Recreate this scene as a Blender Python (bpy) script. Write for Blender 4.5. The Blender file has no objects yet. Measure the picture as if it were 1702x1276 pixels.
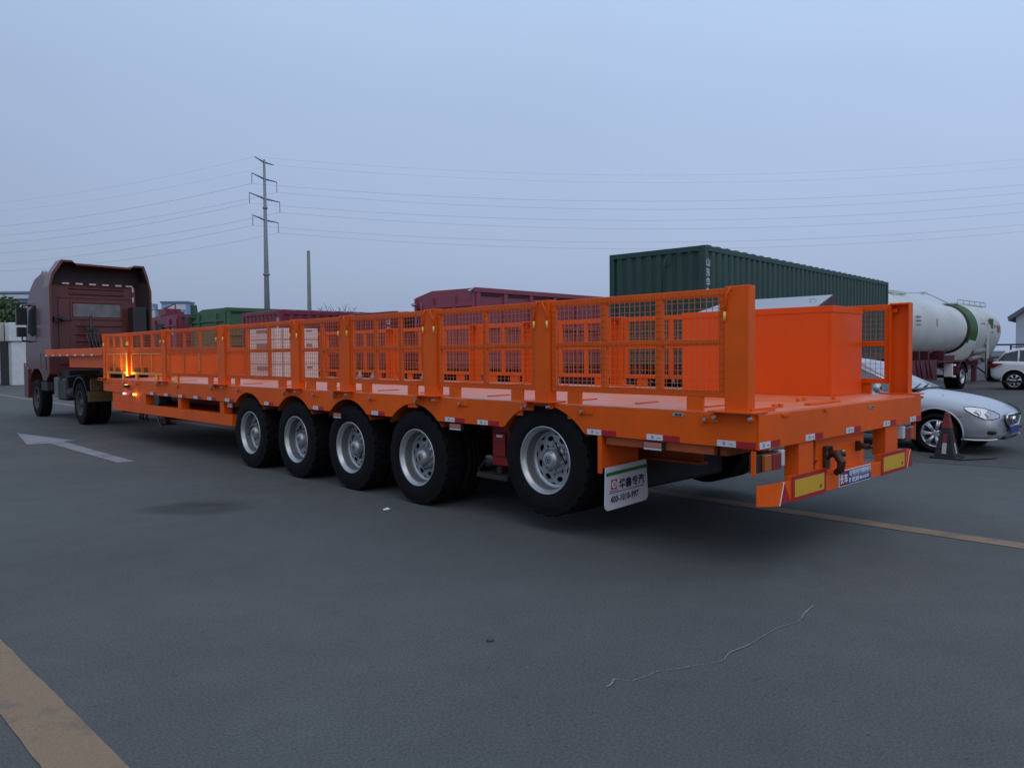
import bpy, bmesh, math, random
from mathutils import Vector, Matrix
random.seed(7)
PI = math.pi
SC = bpy.context.scene
COL = SC.collection

# ------------------------------------------------------------------ camera
cam_d = bpy.data.cameras.new('camera'); cam = bpy.data.objects.new('camera', cam_d); COL.objects.link(cam)
cam_d.sensor_width = 36; cam_d.lens = 36 * 1289 / 1702; cam_d.clip_start = 0.05; cam_d.clip_end = 3000
M = Matrix(((0.72002922, 0.03333967, -0.6931424, -5.06), (-0.69389147, 0.0223312, -0.71973324, -2.745),
            (-0.00851696, 0.99919457, 0.03921323, 1.64), (0, 0, 0, 1)))
q = M.to_quaternion(); cam.rotation_mode = 'QUATERNION'; cam.rotation_quaternion = q; cam.location = (-5.06, -2.745, 1.64)
SC.camera = cam
# ------------------------------------------------------------------ sky, sun, exposure
W = bpy.data.worlds.new('World'); SC.world = W; W.use_nodes = True
nt = W.node_tree; nt.nodes.clear()
out = nt.nodes.new('ShaderNodeOutputWorld'); bg = nt.nodes.new('ShaderNodeBackground'); bg.inputs[1].default_value = 1.0
tc = nt.nodes.new('ShaderNodeTexCoord'); sx = nt.nodes.new('ShaderNodeSeparateXYZ'); nt.links.new(tc.outputs['Generated'], sx.inputs[0])
cr = nt.nodes.new('ShaderNodeValToRGB'); nt.links.new(sx.outputs[2], cr.inputs[0])
def srgb(r, g, b):
    f = lambda c: (c/255/12.92) if c/255 <= 0.04045 else ((c/255+0.055)/1.055)**2.4
    return (f(r), f(g), f(b), 1)
els = cr.color_ramp.elements
els[0].position = 0.0; els[0].color = srgb(146, 162, 194)
els[1].position = 1.0; els[1].color = srgb(192, 212, 244)
for p, c in ((0.05, (150, 167, 199)), (0.11, (158, 175, 206)), (0.19, (164, 182, 215)), (0.31, (170, 191, 225)), (0.41, (179, 202, 236)), (0.6, (190, 210, 238))):
    e = els.new(p); e.color = srgb(*c)
sky = nt.nodes.new('ShaderNodeTexSky'); sky.sky_type = 'NISHITA'; sky.sun_disc = False
sky.sun_elevation = math.radians(8); sky.sun_rotation = math.radians(215); sky.dust_density = 3
sm = nt.nodes.new('ShaderNodeMix'); sm.data_type = 'RGBA'; sm.blend_type = 'ADD'; sm.inputs[0].default_value = 0.012
# the sky is a little brighter towards the east (+X) than towards the truck
ax = nt.nodes.new('ShaderNodeVectorMath'); ax.operation = 'DOT_PRODUCT'; nt.links.new(tc.outputs['Generated'], ax.inputs[0]); ax.inputs[1].default_value = (0.72, -0.69, 0)
am = nt.nodes.new('ShaderNodeMapRange'); am.inputs[1].default_value = -0.6; am.inputs[2].default_value = 0.6; am.inputs[3].default_value = 0.86; am.inputs[4].default_value = 1.09
nt.links.new(ax.outputs['Value'], am.inputs[0])
ah = nt.nodes.new('ShaderNodeHueSaturation'); nt.links.new(cr.outputs[0], ah.inputs['Color']); nt.links.new(am.outputs[0], ah.inputs['Value'])
cn_ = nt.nodes.new('ShaderNodeTexNoise'); cn_.inputs['Scale'].default_value = 2.2; cn_.inputs['Detail'].default_value = 5; nt.links.new(tc.outputs['Generated'], cn_.inputs['Vector'])
cm = nt.nodes.new('ShaderNodeMapRange'); cm.inputs[1].default_value = 0.3; cm.inputs[2].default_value = 0.7; cm.inputs[3].default_value = 0.975; cm.inputs[4].default_value = 1.025; nt.links.new(cn_.outputs[0], cm.inputs[0])
ah2 = nt.nodes.new('ShaderNodeHueSaturation'); nt.links.new(ah.outputs[0], ah2.inputs['Color']); nt.links.new(cm.outputs[0], ah2.inputs['Value'])
nt.links.new(ah2.outputs[0], sm.inputs[6]); nt.links.new(sky.outputs[0], sm.inputs[7])
nt.links.new(sm.outputs[2], bg.inputs[0]); nt.links.new(bg.outputs[0], out.inputs[0])
sun_d = bpy.data.lights.new('sun', 'SUN'); sun_d.energy = 0.5; sun_d.angle = math.radians(40); sun_d.color = (1.0, 0.93, 0.86)
sun = bpy.data.objects.new('sun', sun_d); COL.objects.link(sun)
sun.rotation_euler = (math.radians(38), 0, math.radians(-35))
SC.view_settings.view_transform = 'Standard'; SC.view_settings.look = 'None'
SC.view_settings.exposure = 0.0; SC.view_settings.gamma = 1.0
SC.cycles.max_bounces = 6; SC.cycles.use_denoising = True

# ------------------------------------------------------------------ materials
MATS = {}
def mat(name, col, rough=0.5, metal=0.0, coat=0.0, noise=0.0, scale=8.0, dirt=None, dirt_amt=0.0, bump=0.0, emit=None, estr=0.0, spec=0.5, nrough=0.0, crough=0.12, bscale=None):
    if name in MATS: return MATS[name]
    m = bpy.data.materials.new(name); m.use_nodes = True; MATS[name] = m
    n = m.node_tree.nodes; l = m.node_tree.links; b = n['Principled BSDF']
    if len(col) == 3: col = tuple(col) + (1,)
    b.inputs['Base Color'].default_value = col; b.inputs['Roughness'].default_value = rough
    b.inputs['Metallic'].default_value = metal; b.inputs['Coat Weight'].default_value = coat; b.inputs['Coat Roughness'].default_value = crough
    b.inputs['Specular IOR Level'].default_value = spec
    if emit: b.inputs['Emission Color'].default_value = tuple(emit) + (1,); b.inputs['Emission Strength'].default_value = estr
    if noise or dirt_amt or bump or nrough:
        t = n.new('ShaderNodeTexCoord')
        nz = n.new('ShaderNodeTexNoise'); nz.inputs['Scale'].default_value = scale; nz.inputs['Detail'].default_value = 7; nz.inputs['Roughness'].default_value = 0.65
        l.new(t.outputs['Object'], nz.inputs['Vector'])
        last = None
        if noise:
            hv = n.new('ShaderNodeHueSaturation'); hv.inputs['Color'].default_value = col
            mr = n.new('ShaderNodeMapRange'); mr.inputs[1].default_value = 0.3; mr.inputs[2].default_value = 0.7; mr.inputs[3].default_value = 1-noise; mr.inputs[4].default_value = 1+noise
            l.new(nz.outputs[0], mr.inputs[0]); l.new(mr.outputs[0], hv.inputs['Value']); last = hv.outputs[0]
            l.new(last, b.inputs['Base Color'])
        if dirt_amt:
            nz2 = n.new('ShaderNodeTexNoise'); nz2.inputs['Scale'].default_value = scale*0.37; nz2.inputs['Detail'].default_value = 9; nz2.inputs['Roughness'].default_value = 0.75
            l.new(t.outputs['Object'], nz2.inputs['Vector'])
            mr2 = n.new('ShaderNodeMapRange'); mr2.inputs[1].default_value = 0.45; mr2.inputs[2].default_value = 0.72; mr2.inputs[3].default_value = 0; mr2.inputs[4].default_value = dirt_amt
            l.new(nz2.outputs[0], mr2.inputs[0])
            mx = n.new('ShaderNodeMix'); mx.data_type = 'RGBA'; l.new(mr2.outputs[0], mx.inputs[0])
            if last: l.new(last, mx.inputs[6])
            else: mx.inputs[6].default_value = col
            mx.inputs[7].default_value = tuple(dirt) + (1,)
            l.new(mx.outputs[2], b.inputs['Base Color'])
        if nrough:
            mr3 = n.new('ShaderNodeMapRange'); mr3.inputs[1].default_value = 0.3; mr3.inputs[2].default_value = 0.7; mr3.inputs[3].default_value = max(0.02, rough-nrough); mr3.inputs[4].default_value = min(1, rough+nrough)
            l.new(nz.outputs[0], mr3.inputs[0]); l.new(mr3.outputs[0], b.inputs['Roughness'])
        if bump:
            nb = n.new('ShaderNodeTexNoise'); nb.inputs['Scale'].default_value = bscale or scale*3; nb.inputs['Detail'].default_value = 4
            l.new(t.outputs['Object'], nb.inputs['Vector'])
            bp = n.new('ShaderNodeBump'); bp.inputs['Strength'].default_value = bump; bp.inputs['Distance'].default_value = 0.02
            l.new(nb.outputs[0], bp.inputs['Height']); l.new(bp.outputs[0], b.inputs['Normal'])
    return m

ORANGE = mat('orange_paint', (0.79, 0.108, 0.003), 0.46, coat=0.05, spec=0.2, noise=0.07, scale=1.7, nrough=0.08, bump=0.06, bscale=9, dirt=(0.27, 0.055, 0.015), dirt_amt=0.36)
ORANGE2 = mat('orange_wire', (0.58, 0.15, 0.045), 0.4)
DECK = mat('deck_paint', (0.80, 0.17, 0.05), 0.46, coat=0.6, crough=0.36, spec=0.6, noise=0.16, scale=3, nrough=0.16, bump=0.12, bscale=40, dirt=(0.50, 0.27, 0.20), dirt_amt=0.7)
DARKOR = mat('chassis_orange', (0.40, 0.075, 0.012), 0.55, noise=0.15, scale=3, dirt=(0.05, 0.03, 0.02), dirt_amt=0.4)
RUBBER = mat('tyre_rubber', (0.0045, 0.0048, 0.006), 0.8, spec=0.18, noise=0.25, scale=14, bump=0.15, dirt=(0.013, 0.012, 0.012), dirt_amt=0.4)
RIM = mat('rim_silver', (0.42, 0.44, 0.46), 0.34, metal=0.6, noise=0.06, scale=6, nrough=0.08)
RIMB = mat('rim_barrel', (0.15, 0.16, 0.17), 0.45, metal=0.4, noise=0.1, scale=5)
RIMD = mat('drum_dark', (0.05, 0.05, 0.055), 0.6, metal=0.3)
CHROME = mat('chrome', (0.75, 0.76, 0.78), 0.12, metal=1.0)
STEEL = mat('galvanised_steel', (0.38, 0.40, 0.42), 0.45, metal=0.7, noise=0.15, scale=20)
BLACK = mat('black_rubber', (0.012, 0.012, 0.013), 0.55)
BLACKP = mat('black_plastic', (0.02, 0.02, 0.022), 0.38, noise=0.2, scale=10)
WHITE = mat('white_reflective', (0.62, 0.64, 0.68), 0.35, noise=0.05, scale=30)
RED = mat('red_reflective', (0.38, 0.012, 0.018), 0.3)
YELLOW = mat('yellow_reflective', (0.62, 0.36, 0.02), 0.4, noise=0.04, scale=20)
YTAG = mat('yellow_tag', (0.85, 0.60, 0.14), 0.45)
YGLOW = mat('yellow_reflective_tape', (0.86, 0.52, 0.10), 0.35)  # yellow of the lamplit orange rails, put into the colour
LENSR = mat('lens_red', (0.22, 0.01, 0.012), 0.15, coat=0.6)
LENSO = mat('lens_amber', (0.42, 0.10, 0.01), 0.15, coat=0.6)
LENSW = mat('lens_clear', (0.55, 0.56, 0.60), 0.12, coat=0.6)
FLAPW = mat('flap_white', (0.60, 0.60, 0.68), 0.5, noise=0.05, scale=12)
GREENS = mat('stripe_green', (0.02, 0.16, 0.05), 0.5)
NAVY = mat('navy_ink', (0.012, 0.018, 0.09), 0.5)
PLATEB = mat('plate_blue', (0.02, 0.035, 0.22), 0.35)
PLATEP = mat('plate_purple', (0.14, 0.012, 0.06), 0.35)
INKW = mat('white_lettering', (0.70, 0.72, 0.76), 0.5)
MAROON = mat('maroon_paint', (0.20, 0.018, 0.042), 0.45, coat=0.15, noise=0.12, scale=1.5, dirt=(0.12, 0.06, 0.06), dirt_amt=0.35)
MAROON2 = mat('maroon_trailer_paint', (0.27, 0.060, 0.090), 0.5, noise=0.10, scale=1.2, dirt=(0.20, 0.12, 0.13), dirt_amt=0.4)
CABRED = mat('cab_red', (0.115, 0.021, 0.018), 0.42, coat=0.3, noise=0.15, scale=2.5, dirt=(0.062, 0.046, 0.040), dirt_amt=0.7)
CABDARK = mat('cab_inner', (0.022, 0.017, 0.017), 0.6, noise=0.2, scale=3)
GREENC = mat('green_container', (0.018, 0.060, 0.050), 0.55, noise=0.12, scale=1.5, dirt=(0.04, 0.075, 0.065), dirt_amt=0.4)
GREENT = mat('green_tipper', (0.050, 0.125, 0.055), 0.55, noise=0.15, scale=1.6, dirt=(0.08, 0.12, 0.08), dirt_amt=0.4)
CHAS = mat('chassis_black', (0.02, 0.018, 0.018), 0.7, noise=0.3, scale=4)
CHRED = mat('chassis_maroon', (0.085, 0.014, 0.022), 0.5, noise=0.2, scale=4)
TANKW = mat('tank_white', (0.58, 0.60, 0.58), 0.42, noise=0.05, scale=0.8, dirt=(0.30, 0.27, 0.25), dirt_amt=0.45)
TANKG = mat('tank_green', (0.035, 0.115, 0.035), 0.5, noise=0.15, scale=2)
SILVER = mat('silver_paint', (0.44, 0.46, 0.49), 0.27, metal=0.5, coat=0.5, noise=0.02, scale=3)
CARW = mat('white_car_paint', (0.68, 0.70, 0.73), 0.28, coat=0.6)
GLASS = mat('dark_glass', (0.03, 0.035, 0.04), 0.08, coat=0.5)
GLASSL = mat('windscreen_glass', (0.16, 0.19, 0.21), 0.1, coat=0.6)
CABGL = mat('cab_window_glass', (0.14, 0.15, 0.16), 0.3, noise=0.3, scale=6)
SHEDL = mat('silver_lid', (0.40, 0.42, 0.45), 0.4, metal=0.4, noise=0.05, scale=3)
CREAM = mat('cream_wrap', (0.62, 0.58, 0.53), 0.5, noise=0.06, scale=5)
HUTW = mat('white_render', (0.62, 0.64, 0.66), 0.7, noise=0.05, scale=3, dirt=(0.45, 0.45, 0.44), dirt_amt=0.4)
CONC = mat('concrete', (0.30, 0.30, 0.29), 0.85, noise=0.12, scale=5)
POLEM = mat('pylon_grey', (0.22, 0.25, 0.27), 0.7, noise=0.1, scale=0.6)
POLEC = mat('pole_concrete', (0.20, 0.20, 0.19), 0.85, noise=0.12, scale=3)
BARK = mat('bark', (0.09, 0.075, 0.06), 0.9)
BLUEB = mat('blue_wall', (0.22, 0.36, 0.52), 0.6, noise=0.06, scale=0.8)
PALEB = mat('pale_wall', (0.52, 0.57, 0.64), 0.6, noise=0.05, scale=0.5)
ROOFG = mat('grey_roof', (0.12, 0.13, 0.15), 0.6)
CONER = mat('cone_red', (0.18, 0.016, 0.018), 0.45, noise=0.15, scale=8)
CONEB = mat('cone_black', (0.012, 0.012, 0.012), 0.6, noise=0.3, scale=14)
BRASS = mat('muddy_guard', (0.12, 0.075, 0.025), 0.7, noise=0.3, scale=12)
TANK = mat('fuel_tank_grey', (0.16, 0.16, 0.17), 0.5, noise=0.2, scale=6)

# ------------------------------------------------------------------ mesh helpers
class MB:
    def __init__(s): s.v = []; s.f = []; s.mi = []; s.sm = []; s.cur = 0
    def add(s, vs, fs, smooth=False):
        o = len(s.v); s.v += [tuple(v) for v in vs]
        for f in fs: s.f.append([o+i for i in f]); s.mi.append(s.cur); s.sm.append(smooth)
        return s
    def box(s, x0, x1, y0, y1, z0, z1):
        s.add([(x0,y0,z0),(x1,y0,z0),(x1,y1,z0),(x0,y1,z0),(x0,y0,z1),(x1,y0,z1),(x1,y1,z1),(x0,y1,z1)],
              [(0,3,2,1),(4,5,6,7),(0,1,5,4),(1,2,6,5),(2,3,7,6),(3,0,4,7)]); return s
    def tube(s, pts, r, n=6, caps=True, smooth=True):
        pts = [Vector(p) for p in pts]; rs = r if isinstance(r, (list, tuple)) else [r]*len(pts)
        vs = []; prev = None
        for i, p in enumerate(pts):
            d = (pts[min(i+1, len(pts)-1)] - pts[max(i-1, 0)]).normalized()
            a = prev if prev is not None else (Vector((0,0,1)) if abs(d.z) < 0.9 else Vector((1,0,0)))
            u = (a - d*a.dot(d)).normalized(); w = d.cross(u); prev = u
            for k in range(n):
                t = 2*PI*k/n + PI/n
                vs.append(p + (u*math.cos(t) + w*math.sin(t))*rs[i])
        fs = []
        for i in range(len(pts)-1):
            for k in range(n): fs.append((i*n+k, i*n+(k+1)%n, (i+1)*n+(k+1)%n, (i+1)*n+k))
        s.add(vs, fs, smooth)
        if caps:
            o = len(s.v)-len(vs)
            s.f.append([o+k for k in range(n)][::-1]); s.mi.append(s.cur); s.sm.append(False)
            s.f.append([o+(len(pts)-1)*n+k for k in range(n)]); s.mi.append(s.cur); s.sm.append(False)
        return s
    def lathe(s, prof, c, axis='X', n=32, smooth=True, sx=1.0):
        # prof: list of (a, r): a along axis, r radius
        vs = []; fs = []
        for a, r in prof:
            for k in range(n):
                t = 2*PI*k/n; p, q_ = r*math.cos(t), r*math.sin(t)
                if axis == 'X': vs.append((c[0]+a, c[1]+p, c[2]+q_))
                elif axis == 'Y': vs.append((c[0]+q_, c[1]+a, c[2]+p))
                else: vs.append((c[0]+p, c[1]+q_, c[2]+a))
        for i in range(len(prof)-1):
            for k in range(n): fs.append((i*n+k, i*n+(k+1)%n, (i+1)*n+(k+1)%n, (i+1)*n+k))
        s.add(vs, fs, smooth); return s
    def cyl(s, c, r, a0, a1, axis='X', n=20, smooth=True):
        s.lathe([(a0, r*1e-3), (a0, r), (a0, r), (a1, r), (a1, r), (a1, r*1e-3)], c, axis, n, smooth); return s
    def prism(s, poly, a0, a1, plane='XZ'):
        # poly list of 2d, extruded along the remaining axis
        def P(u, v, a): return (u, a, v) if plane == 'XZ' else ((a, u, v) if plane == 'YZ' else (u, v, a))
        n = len(poly); vs = [P(u, v, a0) for u, v in poly] + [P(u, v, a1) for u, v in poly]
        fs = [tuple(range(n))[::-1], tuple(range(n, 2*n))] + [(i, (i+1) % n, n+(i+1) % n, n+i) for i in range(n)]
        s.add(vs, fs); return s
    def sheet(s, pts): s.add(pts, [tuple(range(len(pts)))]); return s
    def build(s, name, m, parent=None, bevel=0.0, fix=True, loc=None):
        me = bpy.data.meshes.new(name); me.from_pydata(s.v, [], s.f)
        ms = m if isinstance(m, (list, tuple)) else [m]
        for x in ms: me.materials.append(x)
        for p, i, sm_ in zip(me.polygons, s.mi, s.sm): p.material_index = i; p.use_smooth = sm_
        if fix:
            b = bmesh.new(); b.from_mesh(me); bmesh.ops.recalc_face_normals(b, faces=b.faces[:]); b.to_mesh(me); b.free()
        me.update()
        o = bpy.data.objects.new(name, me); COL.objects.link(o)
        if loc: o.location = loc
        if parent: o.parent = parent
        if bevel:
            bm_ = o.modifiers.new('bevel', 'BEVEL'); bm_.width = bevel; bm_.segments = 2; bm_.limit_method = 'ANGLE'; bm_.angle_limit = math.radians(40)
        return o

def tag(o, label=None, cat=None, group=None, kind=None):
    if label: o['label'] = label
    if cat: o['category'] = cat
    if group: o['group'] = group
    if kind: o['kind'] = kind
    return o
def thing(name, label, cat, loc=(0,0,0), rz=0, group=None):
    o = bpy.data.objects.new(name, None); COL.objects.link(o); o.location = loc; o.rotation_euler = (0, 0, rz); o.empty_display_size = 0.3
    return tag(o, label, cat, group)
CH = {}
def note(o):
    return o
def copy_tree(o, parent=None, loc=None):
    c = o.copy(); COL.objects.link(c); c.parent = parent
    if loc is not None: c.location = loc
    for ch in [x for x in bpy.data.objects if x.parent == o]: copy_tree(ch, c)
    return c
def text(body, size, m, loc, rot, name='lettering', parent=None, bold=0.0, align='LEFT', extr=0.001, sx=1.0, spc=1.0):
    cu = bpy.data.curves.new(name, 'FONT'); cu.body = body; cu.size = size; cu.extrude = extr; cu.space_character = spc; cu.offset = bold; cu.align_x = align; cu.resolution_u = 2
    t = bpy.data.objects.new('tmp', cu); COL.objects.link(t)
    dg = bpy.context.evaluated_depsgraph_get(); dg.update()
    me = bpy.data.meshes.new_from_object(t.evaluated_get(dg)); bpy.data.objects.remove(t, do_unlink=True); bpy.data.curves.remove(cu)
    me.materials.clear(); me.materials.append(m)
    o = bpy.data.objects.new(name, me); COL.objects.link(o); o.location = loc; o.rotation_euler = rot; o.scale = (sx, 1, 1)
    if parent: o.parent = parent
    return o
RX = PI/2
# text orientation: facing -Y: (90,0,0) reads along +X. facing -X: (90,0,-90) reads along -Y
FNY = (RX, 0, 0); FNX = (RX, 0, -PI/2)
def boolcut(o, cutters):
    for c in cutters:
        md = o.modifiers.new('cut', 'BOOLEAN'); md.operation = 'DIFFERENCE'; md.object = c; md.solver = 'EXACT'
    dg = bpy.context.evaluated_depsgraph_get(); dg.update()
    me = bpy.data.meshes.new_from_object(o.evaluated_get(dg)); o.modifiers.clear(); o.data = me
    for c in cutters: bpy.data.objects.remove(c, do_unlink=True)

# ------------------------------------------------------------------ ground
def asphalt(name, base, warm, stain=False, gravel=0.0):
    m = bpy.data.materials.new(name); m.use_nodes = True; n = m.node_tree.nodes; l = m.node_tree.links; b = n['Principled BSDF']
    t = n.new('ShaderNodeTexCoord')
    def noise(sc, det, rg):
        z = n.new('ShaderNodeTexNoise'); z.inputs['Scale'].default_value = sc; z.inputs['Detail'].default_value = det; z.inputs['Roughness'].default_value = rg
        l.new(t.outputs['Object'], z.inputs['Vector']); return z.outputs[0]
    def mapr(s, a, b_, c, d):
        r = n.new('ShaderNodeMapRange'); r.inputs[1].default_value = a; r.inputs[2].default_value = b_; r.inputs[3].default_value = c; r.inputs[4].default_value = d
        l.new(s, r.inputs[0]); return r.outputs[0]
    def mul(a, b_):
        k = n.new('ShaderNodeMath'); k.operation = 'MULTIPLY'; l.new(a, k.inputs[0]); l.new(b_, k.inputs[1]); return k.outputs[0]
    v = mul(mapr(noise(0.35, 5, 0.6), 0.3, 0.7, 0.86, 1.12), mapr(noise(3.1, 6, 0.7), 0.3, 0.7, 0.92, 1.08))
    v = mul(v, mapr(noise(70, 4, 0.8), 0.3, 0.7, 0.60-gravel, 1.42+gravel))
    v = mul(v, mapr(noise(260, 2, 0.6), 0.3, 0.7, 0.75, 1.28))
    # tar spots
    vo = n.new('ShaderNodeTexVoronoi'); vo.inputs['Scale'].default_value = 1.3; vo.inputs['Randomness'].default_value = 1
    l.new(t.outputs['Object'], vo.inputs['Vector'])
    v = mul(v, mapr(vo.outputs['Distance'], 0.012, 0.03, 0.62, 1.0))
    vo2 = n.new('ShaderNodeTexVoronoi'); vo2.inputs['Scale'].default_value = 2.7; l.new(t.outputs['Object'], vo2.inputs['Vector'])
    v = mul(v, mapr(vo2.outputs['Distance'], 0.010, 0.022, 2.1, 1.0))
    vo3 = n.new('ShaderNodeTexVoronoi'); vo3.inputs['Scale'].default_value = 9.0; l.new(t.outputs['Object'], vo3.inputs['Vector'])
    v = mul(v, mapr(vo3.outputs['Distance'], 0.04, 0.12, 0.72, 1.0))
    if stain:
        mp = n.new('ShaderNodeMapping'); mp.vector_type = 'POINT'
        for cx_, cy_, rz, a_, b2, dk in ((-1.75, 5.60, -44, 0.62, 0.34, 0.62), (-1.45, 5.75, -44, 0.5, 0.2, 0.8)):
            mp = n.new('ShaderNodeVectorMath'); mp.operation = 'SUBTRACT'; l.new(t.outputs['Object'], mp.inputs[0]); mp.inputs[1].default_value = (cx_, cy_, 0)
            ro = n.new('ShaderNodeVectorRotate'); ro.rotation_type = 'Z_AXIS'; ro.inputs['Angle'].default_value = math.radians(-rz); l.new(mp.outputs[0], ro.inputs['Vector'])
            dv = n.new('ShaderNodeVectorMath'); dv.operation = 'DIVIDE'; l.new(ro.outputs[0], dv.inputs[0]); dv.inputs[1].default_value = (a_, b2, 1)
            ln = n.new('ShaderNodeVectorMath'); ln.operation = 'LENGTH'; l.new(dv.outputs[0], ln.inputs[0])
            ad = n.new('ShaderNodeMath'); ad.operation = 'ADD'; l.new(ln.outputs['Value'], ad.inputs[0]); l.new(mapr(noise(2.5, 4, 0.6), 0, 1, -0.35, 0.35), ad.inputs[1])
            v = mul(v, mapr(ad.outputs[0], 0.65, 1.15, dk, 1.0))
    mx = n.new('ShaderNodeMix'); mx.data_type = 'RGBA'; mx.inputs[6].default_value = base+(1,); mx.inputs[7].default_value = warm+(1,)
    l.new(mapr(noise(0.12, 3, 0.5), 0.35, 0.65, 0, 1), mx.inputs[0])
    hv = n.new('ShaderNodeHueSaturation'); l.new(mx.outputs[2], hv.inputs['Color']); l.new(v, hv.inputs['Value']); l.new(hv.outputs[0], b.inputs['Base Color'])
    b.inputs['Roughness'].default_value = 0.86; b.inputs['Specular IOR Level'].default_value = 0.3
    bp = n.new('ShaderNodeBump'); bp.inputs['Strength'].default_value = 0.35+gravel; bp.inputs['Distance'].default_value = 0.01
    l.new(noise(160, 4, 0.7), bp.inputs['Height']); l.new(bp.outputs[0], b.inputs['Normal'])
    return m
ASPH = asphalt('asphalt', (0.088, 0.094, 0.093), (0.096, 0.096, 0.091), stain=True)
GRAV = asphalt('yard_gravel', (0.085, 0.083, 0.080), (0.070, 0.070, 0.070), gravel=0.25)
mb = MB(); mb.sheet([(-900,-900,0),(900,-900,0),(900,900,0),(-900,900,0)])
tag(mb.build('ground', ASPH), kind='structure')
mb = MB(); edge = [(7.3+0.35*math.sin(i*1.7)+0.2*random.random(), -40+i*3.0) for i in range(48)]
mb.sheet([(x, y, 0.004) for x, y in edge] + [(260, 110, 0.004), (260, -40, 0.004)])
tag(mb.build('gravel_yard', GRAV), kind='structure')

def worn(name, col, under, amt=0.5):
    m = bpy.data.materials.new(name); m.use_nodes = True; n = m.node_tree.nodes; l = m.node_tree.links; b = n['Principled BSDF']
    t = n.new('ShaderNodeTexCoord')
    def nz(sc, d, r):
        z = n.new('ShaderNodeTexNoise'); z.inputs['Scale'].default_value = sc; z.inputs['Detail'].default_value = d; z.inputs['Roughness'].default_value = r
        l.new(t.outputs['Object'], z.inputs['Vector']); return z
    a, c = nz(2.2, 9, 0.72), nz(130, 3, 0.7)
    r = n.new('ShaderNodeMapRange'); r.inputs[1].default_value = 0.50; r.inputs[2].default_value = 0.66; r.inputs[3].default_value = 0.06; r.inputs[4].default_value = amt; l.new(a.outputs[0], r.inputs[0])
    mx = n.new('ShaderNodeMix'); mx.data_type = 'RGBA'; l.new(r.outputs[0], mx.inputs[0]); mx.inputs[6].default_value = col+(1,); mx.inputs[7].default_value = under+(1,)
    r2 = n.new('ShaderNodeMapRange'); r2.inputs[1].default_value = 0.3; r2.inputs[2].default_value = 0.7; r2.inputs[3].default_value = 0.78; r2.inputs[4].default_value = 1.2; l.new(c.outputs[0], r2.inputs[0])
    hv = n.new('ShaderNodeHueSaturation'); l.new(mx.outputs[2], hv.inputs['Color']); l.new(r2.outputs[0], hv.inputs['Value']); l.new(hv.outputs[0], b.inputs['Base Color'])
    b.inputs['Roughness'].default_value = 0.85
    return m
YLINE = worn('worn_yellow_paint', (0.262, 0.178, 0.105), (0.13, 0.105, 0.088), 0.9)
WLINE = worn('worn_white_paint', (0.27, 0.28, 0.30), (0.11, 0.11, 0.115), 0.7)
def line_strip(name, xs0, xs1, y0, y1, m, jit=0.003, step=0.10):
    L = []; R_ = []; n = int((y1-y0)/step)
    for i in range(n+1):
        y = y0+(y1-y0)*i/n; k = (y-y0)/(y1-y0)
        xa = xs0[0]+(xs0[1]-xs0[0])*k; xb = xs1[0]+(xs1[1]-xs1[0])*k
        L.append((xa+random.uniform(-jit, jit), y, 0.004)); R_.append((xb+random.uniform(-jit, jit), y, 0.004))
    b = MB(); n2 = len(L); b.add(L+R_, [(i, n2+i, n2+i+1, i+1) for i in range(n2-1)]); return tag(b.build(name, m), kind='structure')
line_strip('yellow_lane_line', (-4.235, -4.99), (-3.99, -4.745), -2.0, 24.0, YLINE)
line_strip('yellow_edge_line', (2.34, 2.30), (2.56, 2.52), -6.0, 60.0, YLINE, step=0.2)
b = MB(); b.add([(-1.16, 16.82, .006), (-1.55, 14.09, .006), (-1.19, 13.99, .006), (-1.18, 10.13, .006), (-0.94, 10.07, .006), (-0.92, 14.22, .006), (-0.71, 14.14, .006)], [(0, 1, 2, 5), (0, 5, 6), (2, 3, 4, 5)])
tag(b.build('lane_arrow_marking', WLINE), kind='structure')
# pale repaired crack running over the road
crk = [(-2.134,-0.365),(-2.03,-0.33),(-2.0,-0.41),(-1.90,-0.42),(-1.80,-0.43),(-1.70,-0.49),(-1.60,-0.52),(-1.52,-0.575),(-1.44,-0.59),(-1.33,-0.56),(-1.17,-0.575),(-1.0,-0.57),(-0.8,-0.56),(-0.6,-0.60),(-0.4,-0.55),(-0.208,-0.523)]
pts = []
for (a, b_), (c, d) in zip(crk, crk[1:]):
    for k in range(6):
        t = k/6; pts.append((a+(c-a)*t+random.uniform(-.004, .004), b_+(d-b_)*t+random.uniform(-.004, .004)))
L = []; R_ = []
for i, (x, y) in enumerate(pts):
    w = 0.0022+0.0045*max(0, math.sin(i*0.23+1))**2*random.random(); L.append((x-w, y+w, .005)); R_.append((x+w, y-w, .005))
b = MB(); n2 = len(L); b.add(L+R_, [(i, n2+i, n2+i+1, i+1) for i in range(n2-1)])
tag(b.build('road_crack', mat('crack_filler', (0.20, 0.21, 0.22), 0.8)), kind='structure')

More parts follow.
